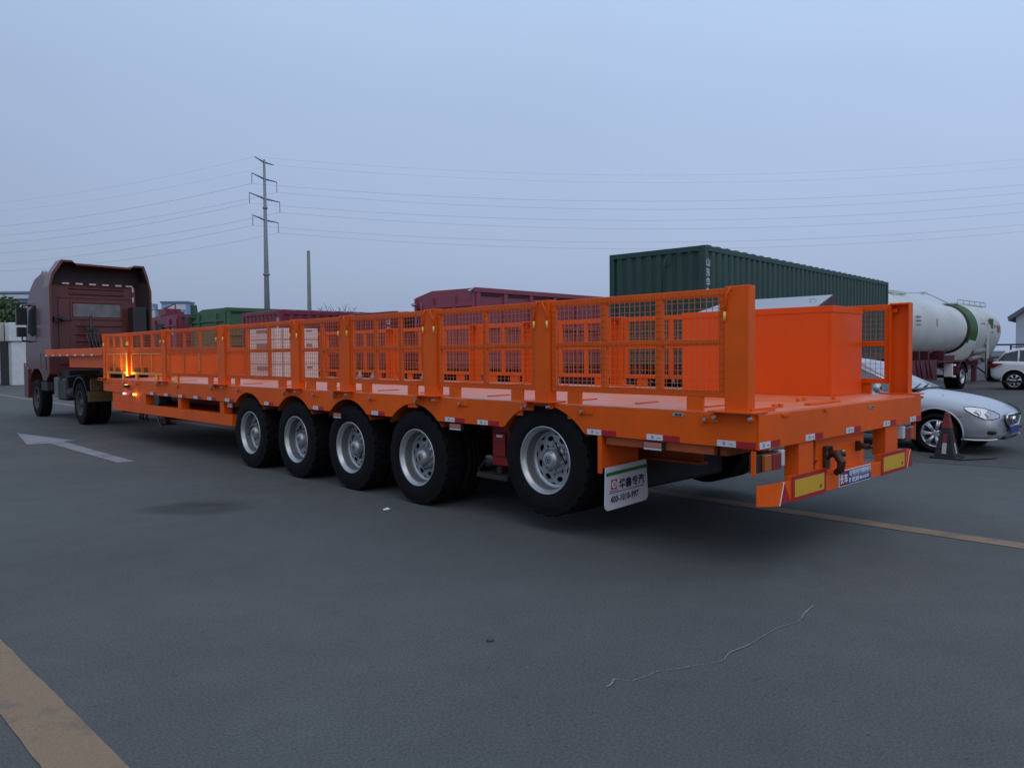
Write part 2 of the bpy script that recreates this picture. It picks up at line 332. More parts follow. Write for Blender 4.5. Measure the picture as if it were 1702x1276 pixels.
# ------------------------------------------------------------------ wheels
def tyre_mesh(b, x0, w, R, r, n=96, out=-1, lugs=True):
    """tyre of width w starting at x0 (outer face) about the X axis; shoulder blocks cut by notches"""
    prof = [(0.030, r), (0.012, r+0.012), (0.005, r+0.045), (0.004, r+0.050), (0.0, r+0.10), (0.003, R-0.085), (0.006, R-0.060), (0.010, R-0.050), (0.012, R-0.034), (0.016, R-0.012), (0.022, R-0.001)]
    a = 0.022; gw = 0.012; ribs = 4; span = w-2*a; rw = (span-gw*(ribs-1))/ribs; mid = []
    for i in range(ribs):
        s0 = a+i*(rw+gw)
        mid += [(s0+0.001, R), (s0+rw*0.5, R), (s0+rw, R)]
        if i < ribs-1: mid += [(s0+rw+0.002, R-0.013), (s0+rw+gw-0.002, R-0.013)]
    full = prof+mid+[(w-p, q_) for p, q_ in reversed(prof)]
    vs = []; fs = []; m = len(full); per = 4
    for k in range(n):
        t = 2*PI*k/n
        for i, (p, q_) in enumerate(full):
            rr = q_; xx = p
            sh = (p <= a+rw*0.8 or p >= w-a-rw*0.8)
            if lugs and (k % per == 3) and q_ > R-0.052 and sh:
                rr = min(q_, R-0.019)
                if p < 0.03: xx = max(p, 0.011)
                if p > w-0.03: xx = min(p, w-0.011)
            if lugs and (k % per == 1) and a+rw < p < w-a-rw and q_ > R-0.002: rr = R-0.010
            vs.append((x0+xx, rr*math.cos(t), rr*math.sin(t)))
    for k in range(n):
        k2 = (k+1) % n
        for i in range(m-1): fs.append((k*m+i, k*m+i+1, k2*m+i+1, k2*m+i))
    b.add(vs, fs, not lugs)
    if lugs:
        for j in range(len(b.sm)-len(fs), len(b.sm)):
            i = (j-(len(b.sm)-len(fs))) % (m-1)
            b.sm[j] = i < 7 or i > m-9
def disc_with_holes(b, x, r0, r1, nh=8, rh=0.022, rc=None, el=1.35, th=0.008):
    rc = rc or (r0+r1)/2; ns = 12
    for h in range(nh):
        a0 = 2*PI*h/nh; half = PI/nh
        inner = []; outer = []
        for k in range(ns):
            t = 2*PI*k/ns
            # hole point (radial, tangential)
            rr = rc+rh*math.cos(t)*0.85; ta = rh*el*math.sin(t)/rc
            inner.append((rr, a0+ta))
            # border: project to sector box
            cx_, sy_ = math.cos(t), math.sin(t); m_ = max(abs(cx_), abs(sy_)); bx, by = cx_/m_, sy_/m_
            R_ = rc+(r1-rc)*bx if bx > 0 else rc+(rc-r0)*bx
            outer.append((R_, a0+half*by))
        P = lambda rr, aa, xx: (xx, rr*math.cos(aa), rr*math.sin(aa))
        vs = [P(*p, x) for p in inner]+[P(*p, x) for p in outer]+[P(*p, x+th) for p in inner]
        fs = [(k, (k+1) % ns, ns+(k+1) % ns, ns+k) for k in range(ns)]+[(k, (k+1) % ns, 2*ns+(k+1) % ns, 2*ns+k) for k in range(ns)]
        b.add(vs, fs)
def dual_wheel(parent, loc, side=1, R=0.515, hubcap=True):
    """side=1: outer face towards -X"""
    w = thing('wheel', None, None); w.parent = parent; w.location = loc
    if side < 0: w.rotation_euler = (0, 0, PI)
    b = MB(); tyre_mesh(b, 0.0, 0.27, R, 0.300); b.build('tyre', RUBBER, w, fix=False)
    b = MB(); tyre_mesh(b, 0.31, 0.27, R, 0.300, lugs=False); b.build('tyre', RUBBER, w, fix=False)
    b = MB()
    b.lathe([(0.03, 0.302), (0.012, 0.314), (0.004, 0.312), (0.004, 0.303), (0.012, 0.296), (0.03, 0.290), (0.038, 0.280), (0.055, 0.274), (0.128, 0.270), (0.136, 0.267), (0.138, 0.259), (0.140, 0.252), (0.146, 0.247), (0.152, 0.238)], (0,0,0), 'X', 64)
    disc_with_holes(b, 0.152, 0.135, 0.238, 8, 0.028, 0.192)
    b.lathe([(0.152, 0.135), (0.148, 0.128), (0.142, 0.10), (0.142, 0.06)], (0,0,0), 'X', 40)
    ro = b.build('rim', [RIM, RIMB], w, fix=False)
    for p in ro.data.polygons:
        if 0.262 < math.hypot(p.center.y, p.center.z) < 0.2745 and p.center.x > 0.05: p.material_index = 1
    b = MB(); b.lathe([(0.25, 0.0), (0.25, 0.262), (0.60, 0.262), (0.60, 0.01)], (0,0,0), 'X', 32); b.build('brake_drum', RIMD, w)
    b = MB()
    b.lathe([(0.15, 0.096), (0.10, 0.092), (0.09, 0.088), (0.075, 0.084), (0.072, 0.074), (0.062, 0.072), (0.055, 0.066), (0.052, 0.055), (0.052, 0.001)], (0,0,0), 'X', 32)
    b.cur = 1
    for k in range(10):
        t = 2*PI*k/10+0.2; y, z = 0.122*math.cos(t), 0.122*math.sin(t)
        b.lathe([(0.15, 0.0165), (0.117, 0.0165), (0.114, 0.012), (0.100, 0.011), (0.100, 0.0005)], (0, y, z), 'X', 6, False)
    b.lathe([(0.0835, 0.0865), (0.079, 0.090), (0.074, 0.0865)], (0,0,0), 'X', 32)
    b.cur = 2; b.lathe([(0.0505, 0.034), (0.049, 0.030), (0.0505, 0.026)], (0,0,0), 'X', 24)
    b.box(0.048, 0.052, -0.016, 0.016, -0.004, 0.004); b.box(0.048, 0.052, -0.004, 0.004, -0.016, 0.016)
    b.build('hub', [RIM, STEEL, RIMD], w, fix=False)
    b = MB(); b.tube([(0.15, -0.02, 0.14), (0.10, 0.06, 0.12), (0.08, 0.15, 0.06), (0.06, 0.20, 0.03)], 0.006, 6); b.tube([(0.10, 0.06, 0.12), (0.08, 0.11, 0.09)], 0.012, 8); b.build('valve_stem', BLACK, w)
    return w

# ================================================================== THE ORANGE LOWBED SEMI-TRAILER
T = thing('lowbed_trailer', 'long orange five axle flatbed trailer with wire mesh side panels, in the foreground', 'trailer')
WY = [8.07, 6.72, 5.38, 4.05, 2.12]; WZ = [0.515, 0.515, 0.515, 0.515, 0.665]; WID = 3.24; LEN = 14.75
w0 = None
for i, (y, z) in enumerate(zip(WY, WZ)):
    if w0 is None: w0 = dual_wheel(T, (0.02, y, z)); wl = w0
    else: wl = copy_tree(w0, T, (0.02, y, z))
    wl['yaw'] = 0
    for ch in [x for x in bpy.data.objects if x.parent == wl]: ch.rotation_euler = (random.uniform(0, 6.28), 0, 0)
    wr = copy_tree(w0, T, (WID-0.02, y, z)); wr.rotation_euler = (0, 0, PI)
b = MB(); b.box(0.66, 2.56, 1.80, 2.45, 0.30, 0.62); b.build('lift_axle_beam', CHAS, T, 0.03)  # added dark box, hides the lighter ground so the gap looks black
# dressed side rails with arches
def side_rail(x0, x1):
    ys = []; y = 0.008
    while y < LEN: ys.append(y); y += 0.03
    ys.append(LEN)
    zb = []
    for y in ys:
        z = 0.942
        for wy, wz in zip(WY, WZ):
            d = abs(y-wy)
            if wz > 0.6: rr, c_ = 0.66, 0.515
            else: rr, c_ = 0.59, 0.515
            if d < rr:
                a = c_+math.sqrt(rr*rr-d*d)
                z = max(z, min(a, 1.172))
        zb.append(z)
    b = MB(); n = len(ys); vs = []
    for xx in (x0, x1):
        vs += [(xx, y, z) for y, z in zip(ys, zb)]+[(xx, y, 1.182) for y in ys]
    fs = []
    for i in range(n-1):
        fs += [(i, i+1, n+i+1, n+i), (2*n+i, 3*n+i, 3*n+i+1, 2*n+i+1), (i, 2*n+i, 2*n+i+1, i+1), (n+i, n+i+1, 3*n+i+1, 3*n+i)]
    fs += [(0, n, 3*n, 2*n), (n-1, 3*n-1, 4*n-1, 2*n-1)]
    b.add(vs, fs); return b.build('side_rail', ORANGE, T)
side_rail(0.0, 0.012); side_rail(WID-0.012, WID)
# arch liners (bent strip following each arch)
for sx_ in (0, 1):
    for wy, wz in zip(WY, WZ):
        rr, c_ = (0.66, 0.515) if wz > 0.6 else (0.59, 0.515)
        b = MB(); A = []; B_ = []
        for k in range(25):
            t = math.radians(38+104*k/24); y = wy+rr*math.cos(t); z = min(c_+rr*math.sin(t), 1.160)
            x0, x1 = (0.014, 0.62) if sx_ == 0 else (WID-0.62, WID-0.014)
            A.append((x0, y, z)); B_.append((x1, y, z))
        n = len(A); th = 0.006
        vs = A+B_+[(x, y, z+th) for x, y, z in A]+[(x, y, z+th) for x, y, z in B_]
        fs = [(i, i+1, n+i+1, n+i) for i in range(n-1)]+[(2*n+i, 3*n+i, 3*n+i+1, 2*n+i+1) for i in range(n-1)]+[(i, 2*n+i, 2*n+i+1, i+1) for i in range(n-1)]
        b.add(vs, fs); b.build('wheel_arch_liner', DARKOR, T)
# deck
b = MB(); b.box(0.0, WID, 0.0, LEN, 1.184, 1.196); b.build('deck', DECK, T)
b = MB()
for y in (0.62, 1.3, 2.0, 3.2, 4.35, 5.2, 6.4, 7.6, 8.9, 10.2, 11.5, 12.8):
    for x0 in (0.34, 2.55):
        b.box(x0, x0+0.30, y, y+0.04, 1.197, 1.207)
b.box(1.05, 1.62, 0.10, 0.16, 1.197, 1.215); b.box(0.03, 0.38, 0.06, 0.075, 1.197, 1.228)
for (x, y) in ((0.62, 0.19), (0.72, 0.19), (1.5, 0.42), (1.62, 0.42), (1.95, 0.3)): b.box(x, x+0.04, y, y+0.03, 1.197, 1.225)
b.build('deck_lashing_plate', ORANGE, T, 0.003)
# rear beam
b = MB(); b.box(0.002, WID-0.002, -0.012, 0.0055, 0.935, 1.186); b.box(0.01, WID-0.01, -0.006, 0.12, 0.935, 0.943); b.build('rear_beam', ORANGE, T, 0.003)
b = MB(); b.box(0.33, 0.43, -0.03, -0.013, 1.160, 1.176); b.box(1.03, 1.10, -0.03, -0.013, 1.160, 1.176); b.build('rear_beam_bracket', ORANGE, T)
b = MB(); b.box(1.92, 2.04, -0.018, -0.0125, 1.128, 1.152); b.cur = 1; b.box(1.985, 2.0, -0.02, -0.0185, 1.134, 1.146); b.box(2.01, 2.025, -0.02, -0.0185, 1.134, 1.146); b.build('rating_tag', [STEEL, BLACK], T)
b = MB(); b.box(-0.004, -0.0005, 0.615, 0.715, 1.146, 1.172); b.cur = 1; b.box(-0.0055, -0.0043, 0.635, 0.655, 1.150, 1.166); b.box(-0.0055, -0.0043, 0.665, 0.69, 1.150, 1.166); b.build('rating_tag', [STEEL, BLACK], T)
# underframe
b = MB()
for x0 in (0.98, 2.12):
    b.box(x0, x0+0.14, 1.1, LEN, 1.06, 1.085); b.box(x0, x0+0.14, 1.1, LEN, 0.62, 0.645); b.box(x0+0.062, x0+0.078, 1.1, LEN, 0.646, 1.059)
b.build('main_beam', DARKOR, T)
b = MB()
for i in range(16): b.box(0.013, WID-0.013, 0.55+i*0.93, 0.63+i*0.93, 1.088, 1.182)
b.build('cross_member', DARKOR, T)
for i, (y, z) in enumerate(zip(WY, WZ)):
    b = MB(); b.tube([(0.30, y, z), (WID-0.30, y, z)], 0.075, 12); b.build('axle', CHAS, T)
    for x0 in (0.98, 2.12):
        b = MB()
        for k in range(5): b.box(x0+0.02, x0+0.12, y-0.48+0.06*k, y+0.48-0.06*k, z+0.085+0.018*k, z+0.101+0.018*k)
        b.box(x0+0.01, x0+0.13, y+0.5, y+0.62, z+0.05, 0.62) if z < 0.6 else None
        b.build('leaf_spring', CHAS, T)
# lower side beam ahead of the wheels
for x0, x1 in ((0.02, 0.16), (WID-0.16, WID-0.02)):
    b = MB(); b.box(x0, x1, 8.66, 14.25, 0.575, 0.745)
    b.box(x0, x1, 12.35, 14.25, 0.747, 0.94)
    for y in (8.95, 10.65): b.box(x0, x1, y, y+0.14, 0.747, 0.94)
    b.build('lower_side_beam', ORANGE, T, 0.004)
b = MB(); b.box(0.17, WID-0.17, 8.66, 14.2, 0.70, 0.72); b.build('belly_plate', DARKOR, T)
b = MB(); b.box(0.04, 0.22, 11.78, 12.0, 0.62, 1.06); b.box(0.03, 0.19, 11.7, 11.78, 0.80, 1.02); b.tube([(0.06, 11.85, 0.66), (0.05, 11.8, 0.45), (0.08, 11.7, 0.34)], 0.014); b.tube([(0.08, 11.9, 0.66), (0.10, 11.92, 0.42), (0.1, 11.85, 0.36)], 0.012)
b.build('winding_gear', BLACKP, T, 0.008)
for x in (0.55, 2.5):
    for y in (12.9,):
        b = MB(); b.box(x, x+0.14, y, y+0.14, 0.42, 0.95); b.box(x-0.07, x+0.21, y-0.05, y+0.19, 0.30, 0.32); b.box(x+0.02, x+0.12, y+0.02, y+0.12, 0.32, 0.42); b.build('landing_leg', CHRED, T, 0.006)
b = MB()
for y in (8.75, 9.0, 9.1, 13.1, 13.3, 13.45): b.tube([(0.3, y, 0.57), (0.28, y+0.02, 0.44), (0.32, y+0.06, 0.40)], 0.022, 8)
b.tube([(0.25, 8.7, 0.52), (0.6, 9.0, 0.42), (0.9, 9.4, 0.45)], 0.012); b.build('air_valve', CHRED, T)
# gooseneck
b = MB(); b.box(0.90, WID, LEN, LEN+0.02, 0.58, 1.655); b.build('gooseneck_riser', ORANGE, T, 0.004)
b = MB(); b.box(0.0, WID, LEN+0.1, 19.35, 1.665, 1.835); b.box(-0.006, 0.9, LEN+0.05, LEN+0.098, 1.70, 1.83); b.build('gooseneck_deck', ORANGE, T, 0.006)
b = MB(); b.box(0.55, 0.95, LEN+0.02, 18.0, 1.40, 1.664); b.box(2.3, 2.7, LEN+0.02, 18.0, 1.40, 1.664); b.box(0.56, 2.69, 15.2, 16.0, 1.385, 1.39); b.box(0.10, 0.545, LEN+0.03, 17.6, 1.41, 1.664); b.build('gooseneck_beam', ORANGE, T, 0.006)
b = MB()
for k in range(7): b.box(-0.009, -0.003, 15.4+k*0.62, 15.55+k*0.62, 1.667, 1.705)
b.build('reflective_strip', WHITE, T)
# posts (channels opening inwards)
POSTS = [(0.075, 0.265), (2.03, 2.21), (3.66, 3.86), (5.34, 5.55), (6.56, 6.76), (8.84, 9.10), (11.27, 11.45), (14.62, 14.75)]
def post(y0, y1, x, s):
    # s=+1 left side (web at x, flanges towards +x)
    f = lambda a: x+s*a
    b = MB(); X = sorted
    def bx(a0, a1, yy0, yy1, z0, z1): b.box(min(f(a0), f(a1)), max(f(a0), f(a1)), yy0, yy1, z0, z1)
    bx(0.0, 0.012, y0, y1, 1.20, 2.115)
    bx(0.0125, 0.10, y0, y0+0.012, 1.20, 2.115); bx(0.0125, 0.10, y1-0.012, y1, 1.20, 2.115)
    bx(0.0125, 0.0995, y0+0.0125, y1-0.0125, 2.095, 2.114)
    p = b.build('stake_post', ORANGE, T, 0.004)
    b = MB()
    bx(-0.085, 0.13, y0-0.09, y1+0.09, 1.1975, 1.211)
    bx(-0.060, -0.003, y0-0.06, y0-0.045, 1.145, 1.197); bx(-0.060, -0.003, y1+0.045, y1+0.06, 1.145, 1.197)
    b.build('base_plate', ORANGE, p, 0.003)
    b = MB()
    for yy in (y0-0.065, y1+0.03): b.tube([(f(-0.078), yy, 1.165), (f(-0.105), yy, 1.165)], 0.013, 6, smooth=False)
    b.build('bolt', STEEL, p)
    return p
for y0, y1 in POSTS: post(y0, y1, 0.0, 1); post(y0, y1, WID, -1)
# mesh panels
def panel(y0, y1, divs, legs, x, s, mid=(1.685, 1.735), mesh=True, hooks=(True, True), band_top=2.045):
    f = lambda a: x+s*a
    b = MB()
    def bx(a0, a1, yy0, yy1, z0, z1): b.box(min(f(a0), f(a1)), max(f(a0), f(a1)), yy0, yy1, z0, z1)
    d0, d1 = -0.012, 0.028; fw = 0.05
    bx(d0, d1, y0, y1, 1.300, 1.350); bx(d0, d1, y0, y1, band_top, 2.105)
    bx(d0+.001, d1-.001, y0, y0+fw, 1.351, band_top-.001); bx(d0+.001, d1-.001, y1-fw, y1, 1.351, band_top-.001)
    bx(d0+.002, d1-.002, y0+fw+.001, y1-fw-.001, mid[0], mid[1])
    for d in divs:
        bx(d0+.003, d1-.003, d-0.03, d+0.03, 1.351, mid[0]-.001); bx(d0+.003, d1-.003, d-0.03, d+0.03, mid[1]+.001, band_top-.001)
    p = b.build('side_panel', ORANGE, T, 0.004)
    if mesh:
        b = MB(); y = y0+0.05; r = 0.0019; xx = f(-0.018) if s > 0 else f(-0.018)
        while y < y1-0.02: b.box(xx-r, xx+r, y-r, y+r, 1.31, 2.095); y += 0.051
        z = 1.35
        while z < 2.09: b.box(xx-r+0.0043, xx+r+0.0043, y0+0.01, y1-0.01, z-r, z+r); z += 0.051
        b.build('wire_mesh', ORANGE2, p)
    for l0, l1 in legs:
        b = MB(); bx(-0.020, 0.012, l0, l1, 1.06, 1.299); b.build('panel_leg', ORANGE, p, 0.003)
        b = MB(); bx(-0.045, -0.021, l0-0.16, l0-0.03, 1.115, 1.182); bx(-0.060, -0.003, l0-0.03, l0-0.012, 1.105, 1.183); b.build('leg_socket', ORANGE, p, 0.003)
        b = MB(); b.tube([(f(-0.060), l0-0.055, 1.140), (f(-0.085), l0-0.055, 1.140)], 0.014, 6, smooth=False); b.build('pin', STEEL, p)
    for k, yy, dr in ((0, y0, -1), (1, y1, 1)):
        if not hooks[k]: continue
        b = MB(); bx(-0.022, 0.02, min(yy, yy+dr*0.07), max(yy, yy+dr*0.07), 2.02, 2.06)
        q_ = yy+dr*0.055
        b.tube([(f(-0.03), q_, 2.085), (f(-0.055), q_+dr*0.01, 2.100), (f(-0.062), q_-dr*0.005, 2.06), (f(-0.045), q_-dr*0.03, 2.0), (f(-0.05), q_-dr*0.035, 1.92)], 0.008, 6)
        b.build('hook', ORANGE, p)
        b = MB(); b.tube([(f(-0.05), q_-dr*0.035, 1.930), (f(-0.05), q_-dr*0.038, 1.865)], 0.010, 8); b.build('hook_grip', YTAG, p)
    return p
PAN = [(0.275, 2.02, [1.42, 0.86], [(1.675, 1.825), (0.46, 0.60)], (1.685, 1.735)),
       (2.22, 3.65, [2.92], [(3.30, 3.46), (2.39, 2.54)], (1.685, 1.735)),
       (3.87, 5.33, [4.81, 4.33], [(4.91, 5.09), (4.02, 4.18)], (1.685, 1.735)),
       (5.56, 6.55, [6.01], [(6.19, 6.40), (5.69, 5.87)], (1.685, 1.735)),
       (6.77, 8.83, [8.14, 7.45], [(8.40, 8.52), (6.97, 7.16)], (1.685, 1.735)),
       (9.11, 11.26, [10.5, 9.85], [(10.75, 10.9), (9.35, 9.5)], (1.685, 1.79)),
       (11.46, 13.12, [12.55, 12.0], [(12.75, 12.87), (11.7, 11.82)], (1.685, 1.79)),
       (13.24, 14.61, [14.15, 13.7], [(13.5, 13.62), (14.45, 14.53)], (1.685, 1.79))]
for y0, y1, dv, lg, md in PAN:
    for x, s in ((0.035, 1), (WID-0.035, -1)):
        panel(y0, y1, dv, lg, x, s, md)
# reflective strips along the side and rear: white + red pair with small grey lettering
def strip_side(y1, x=-0.003, ln=0.155, z0=0.945, z1=0.990):
    b = MB(); b.box(x, x+0.0025, y1-ln, y1, z0, z1)
    b.cur = 1; b.box(x, x+0.0025, y1-2*ln, y1-ln-0.0005, z0, z1)
    b.cur = 2; b.box(x-0.0012, x-0.0002, y1-ln*0.45, y1-ln*0.30, z0+0.012, z1-0.010); b.box(x-0.0012, x-0.0002, y1-ln*0.85, y1-ln*0.62, z0+0.016, z1-0.022)
    b.build('reflective_strip', [WHITE, RED, mat('grey_print', (0.25, 0.28, 0.34), 0.5)], T)
for y1 in (0.324, 0.961, 1.583, 3.006, 3.511, 4.86, 6.20, 7.55, 8.85, 9.50, 10.05, 10.7, 11.35, 12.05): strip_side(y1, ln=0.155 if y1 < 4 or y1 > 8 else 0.13)
for x0 in (0.004, 0.717, 1.460, 2.266, 2.933):
    b = MB(); b.box(x0, x0+0.155, -0.0165, -0.0135, 0.945, 0.992); b.cur = 1; b.box(x0+0.1555, x0+0.30, -0.0165, -0.0135, 0.945, 0.992)
    b.cur = 2; b.box(x0+0.045, x0+0.07, -0.018, -0.0168, 0.955, 0.982); b.box(x0+0.1, x0+0.135, -0.018, -0.0168, 0.962, 0.972)
    b.build('reflective_strip', [WHITE, RED, MATS['grey_print']], T)
# side marker lamps
for y in (0.80, 3.24, 5.5, 8.55):
    b = MB(); b.box(-0.016, 0.03, y, y+0.185, 0.862, 0.930); b.cur = 1; b.box(-0.020, -0.0165, y+0.008, y+0.177, 0.886, 0.926); b.cur = 2; b.box(-0.020, -0.0165, y+0.008, y+0.177, 0.868, 0.8825)
    b.build('side_marker_lamp', [BLACKP, mat('marker_lens', (0.42, 0.16, 0.12), 0.2, coat=0.5), LENSW], T, 0.003)
# under-deck skirt brace at the rear
b = MB(); b.box(0.10, WID-0.1, 0.30, 0.36, 0.86, 0.93); b.build('rear_brace', DARKOR, T)
b = MB(); b.box(0.03, 0.08, 0.37, 1.4, 0.87, 0.935); b.build('rear_brace', DARKOR, T)
# underrun bumper
b = MB(); b.box(0.635, 0.88, 0.0, 0.12, 0.67, 0.934); b.build('bumper_hanger', ORANGE, T, 0.003)
b = MB(); b.box(2.36, 2.655, 0.0, 0.12, 0.67, 0.934); b.build('bumper_hanger', ORANGE, T, 0.003)
b = MB(); b.box(1.03, 1.985, 0.05, 0.07, 0.63, 0.934); b.box(1.11, 1.985, -0.004, 0.049, 0.632, 0.642); b.build('rear_centre_plate', ORANGE, T, 0.003)
b = MB(); b.box(0.502, 2.84, -0.006, 0.05, 0.502, 0.630)
b.box(0.502, 1.10, -0.006, 0.05, 0.6302, 0.69); b.box(2.24, 2.84, -0.006, 0.05, 0.6302, 0.69)
b.build('bumper_bar', ORANGE, T, 0.004)
# wings at both ends of the bumper
def wingmesh(q4, th, name, m, parent):
    b = MB(); bk = [(x, y+th, z) for x, y, z in q4]; b.add(q4+bk, [(0,1,2,3), (7,6,5,4), (0,4,5,1), (1,5,6,2), (2,6,7,3), (3,7,4,0)]); return b.build(name, m, parent, 0.002)
wl1 = wingmesh([(0.02, 0.01, 0.527), (0.265, -0.032, 0.503), (0.330, -0.032, 0.672), (0.02, 0.01, 0.678)], 0.012, 'bumper_wing', ORANGE, T)
wingmesh([(0.265, -0.034, 0.503), (0.277, -0.034, 0.503), (0.342, -0.034, 0.672), (0.330, -0.034, 0.672)], 0.016, 'wing_edge', INKW, wl1)
wingmesh([(0.22, -0.002, 0.505), (0.50, -0.002, 0.503), (0.50, -0.002, 0.664), (0.22, -0.002, 0.668)], 0.02, 'wing_gusset', ORANGE, wl1)
b = MB(); b.prism([(0.335, 0.508), (0.490, 0.508), (0.395, 0.655)], -0.008, -0.0045, 'XZ'); b.build('red_triangle', RED, wl1)
wr1 = wingmesh([(2.848, -0.004, 0.500), (3.06, 0.01, 0.500), (3.045, 0.01, 0.668), (2.870, -0.004, 0.690)], 0.02, 'bumper_wing', ORANGE, T)
b = MB(); b.prism([(2.93, 0.508), (3.03, 0.508), (2.985, 0.652)], -0.008, -0.0045, 'XZ'); b.build('red_triangle', RED, wr1)
wingmesh([(2.885, -0.012, 0.505), (2.895, -0.012, 0.505), (2.955, -0.012, 0.668), (2.945, -0.012, 0.668)], 0.004, 'wing_edge', INKW, wr1)
# rear marker plates (red bordered yellow)
for x0, x1 in ((0.505, 1.095), (2.243, 2.845)):
    b = MB(); b.box(x0, x1, -0.012, -0.0065, 0.497, 0.695); o = b.build('rear_marker_plate', RED, T, 0.002)
    b = MB(); b.box(x0+0.04, x1-0.045, -0.0150, -0.0125, 0.530, 0.662); b.build('yellow_field', YELLOW, o)
    b = MB(); b.box(x1-0.13, x1-0.09, -0.0165, -0.0155, 0.550, 0.578); b.build('approval_mark', mat('brown_print', (0.28, 0.10, 0.01), 0.5), o)
# maker's plate
b = MB(); b.box(1.335, 1.99, -0.013, -0.0065, 0.505, 0.637); pl = b.build('name_plate', INKW, T, 0.001)
b = MB(); b.box(1.343, 1.51, -0.0155, -0.0135, 0.512, 0.631); b.build('plate_red_field', PLATEP, pl)
b = MB(); b.box(1.5105, 1.983, -0.0155, -0.0135, 0.512, 0.631); b.build('plate_blue_field', PLATEB, pl)
text('长', 0.085, INKW, (1.343, -0.017, 0.536), FNY, parent=pl, bold=0.0025, sx=0.85)
text('车', 0.085, INKW, (1.424, -0.017, 0.536), FNY, parent=pl, bold=0.0025, sx=0.85)
text('山东华鲁专用汽车制造有限公司', 0.048, INKW, (1.525, -0.017, 0.586), FNY, parent=pl, bold=0.0008, sx=0.68)
text('服务热线 400-1010-997', 0.042, INKW, (1.585, -0.017, 0.528), FNY, parent=pl, bold=0.0010, sx=0.86)
b = MB(); b.box(1.55, 1.975, -0.0168, -0.0158, 0.572, 0.575); b.build('plate_rule', INKW, pl)
text('牌', 0.04, INKW, (1.52, -0.017, 0.53), FNY, parent=pl, bold=0.001)
# couplings on the rear plate
b = MB(); b.tube([(1.20, 0.03, 0.81), (1.19, -0.05, 0.80), (1.175, -0.10, 0.74), (1.18, -0.09, 0.68), (1.20, -0.04, 0.645)], [0.03, 0.034, 0.036, 0.032, 0.024], 12); b.lathe([(0.0, 0.05), (-0.03, 0.045), (-0.05, 0.02), (-0.05, 0.001)], (1.20, 0.045, 0.79), 'Y', 16); b.box(1.155, 1.235, 0.02, 0.048, 0.67, 0.86); b.tube([(1.21, -0.02, 0.80), (1.25, -0.10, 0.805)], 0.026, 12); b.tube([(1.19, 0.0, 0.83), (1.18, -0.02, 0.865)], 0.014, 8); b.cur = 1; b.tube([(1.215, -0.085, 0.826), (1.235, -0.10, 0.828)], 0.009, 8); b.cur = 0
b.build('towing_pintle', [mat('greasy_iron', (0.055, 0.025, 0.018), 0.45, metal=0.3, noise=0.3, scale=20), STEEL], T, 0.006)
b = MB(); b.box(1.80, 1.85, 0.01, 0.049, 0.765, 0.85); b.tube([(1.82, 0.04, 0.81), (1.83, -0.06, 0.805)], 0.026, 10); b.tube([(1.83, -0.06, 0.805), (1.86, -0.075, 0.80)], 0.018, 8); b.build('air_coupling', MATS['greasy_iron'], T, 0.004)
b = MB(); b.tube([(0.98, 0.10, 0.93), (0.95, 0.06, 0.86), (0.93, 0.05, 0.78), (0.95, 0.04, 0.73), (1.03, 0.04, 0.755)], 0.007, 6); b.tube([(0.93, 0.06, 0.94), (0.93, 0.06, 0.90), (1.02, 0.07, 0.90)], 0.02, 6); b.build('air_hose', BLACK, T)
# tail lamps
for x0, s in ((-0.03, 1), (3.10, -1)):
    X = lambda a, c_: (min(x0+s*a, x0+s*c_), max(x0+s*a, x0+s*c_))
    b = MB(); b.box(*X(0.0, 0.35), 0.0, 0.05, 0.772, 0.905); b.cur = 1; b.box(*X(-0.012, -0.0005), -0.008, 0.03, 0.755, 0.932)
    o = b.build('tail_lamp', [BLACKP, ORANGE], T, 0.004)
    b = MB(); b.box(*X(0.085, 0.185), -0.03, -0.001, 0.778, 0.90); b.build('indicator_lens', LENSO, o, 0.006)
    b = MB(); b.box(*X(0.188, 0.325), -0.034, -0.001, 0.778, 0.90); b.build('brake_lens', LENSR, o, 0.006)
    b = MB(); b.box(*X(0.327, 0.385), -0.03, 0.05, 0.795, 0.915); b.build('reverse_lens', LENSW, o, 0.008)
# mud flap with bracket
b = MB(); b.box(0.0, 0.012, 1.425, 1.47, 0.62, 0.94); b.box(0.013, 0.52, 1.433, 1.445, 0.66, 0.93); b.build('mud_flap_bracket', ORANGE, T, 0.002)
def rrect(x0, x1, z0, z1, r, n=5):
    o = []
    for cx_, cz, a in ((x1-r, z0+r, -90), (x1-r, z1-0.01, 0), (x0+0.01, z1-0.01, 90), (x0+r, z0+r, 180)):
        rr = r if cz < (z0+z1)/2 else 0.01
        for k in range(n): t = math.radians(a+90*k/(n-1)); o.append((cx_+rr*math.cos(t), cz+rr*math.sin(t)))
    return o
fl = thing('mud_flap', None, None); fl.parent = T; fl.location = (0.02, 1.418, 0.295); fl.rotation_euler = (math.radians(3), math.radians(-2), math.radians(1))
b = MB(); b.prism(rrect(0, 0.625, 0, 0.375, 0.05), -0.008, 0.0, 'XZ'); b.build('flap_sheet', FLAPW, fl)
b = MB(); b.box(0.008, 0.60, -0.0105, -0.0085, 0.300, 0.330); b.build('green_band', GREENS, fl)
b = MB(); b.box(0.055, 0.555, -0.0105, -0.0085, 0.143, 0.149); b.build('rule', NAVY, fl)
text('华鲁专汽', 0.092, NAVY, (0.190, -0.0095, 0.174), FNY, parent=fl, bold=0.0024, sx=1.0)
text('400-1010-997', 0.082, NAVY, (0.075, -0.0095, 0.060), FNY, parent=fl, bold=0.0024, sx=0.78, spc=1.10)
text('HUALU QICHE', 0.020, RED, (0.062, -0.0095, 0.157), FNY, parent=fl, sx=0.9)
b = MB(); b.box(0.078, 0.158, -0.0105, -0.0085, 0.178, 0.262); b.cur = 1
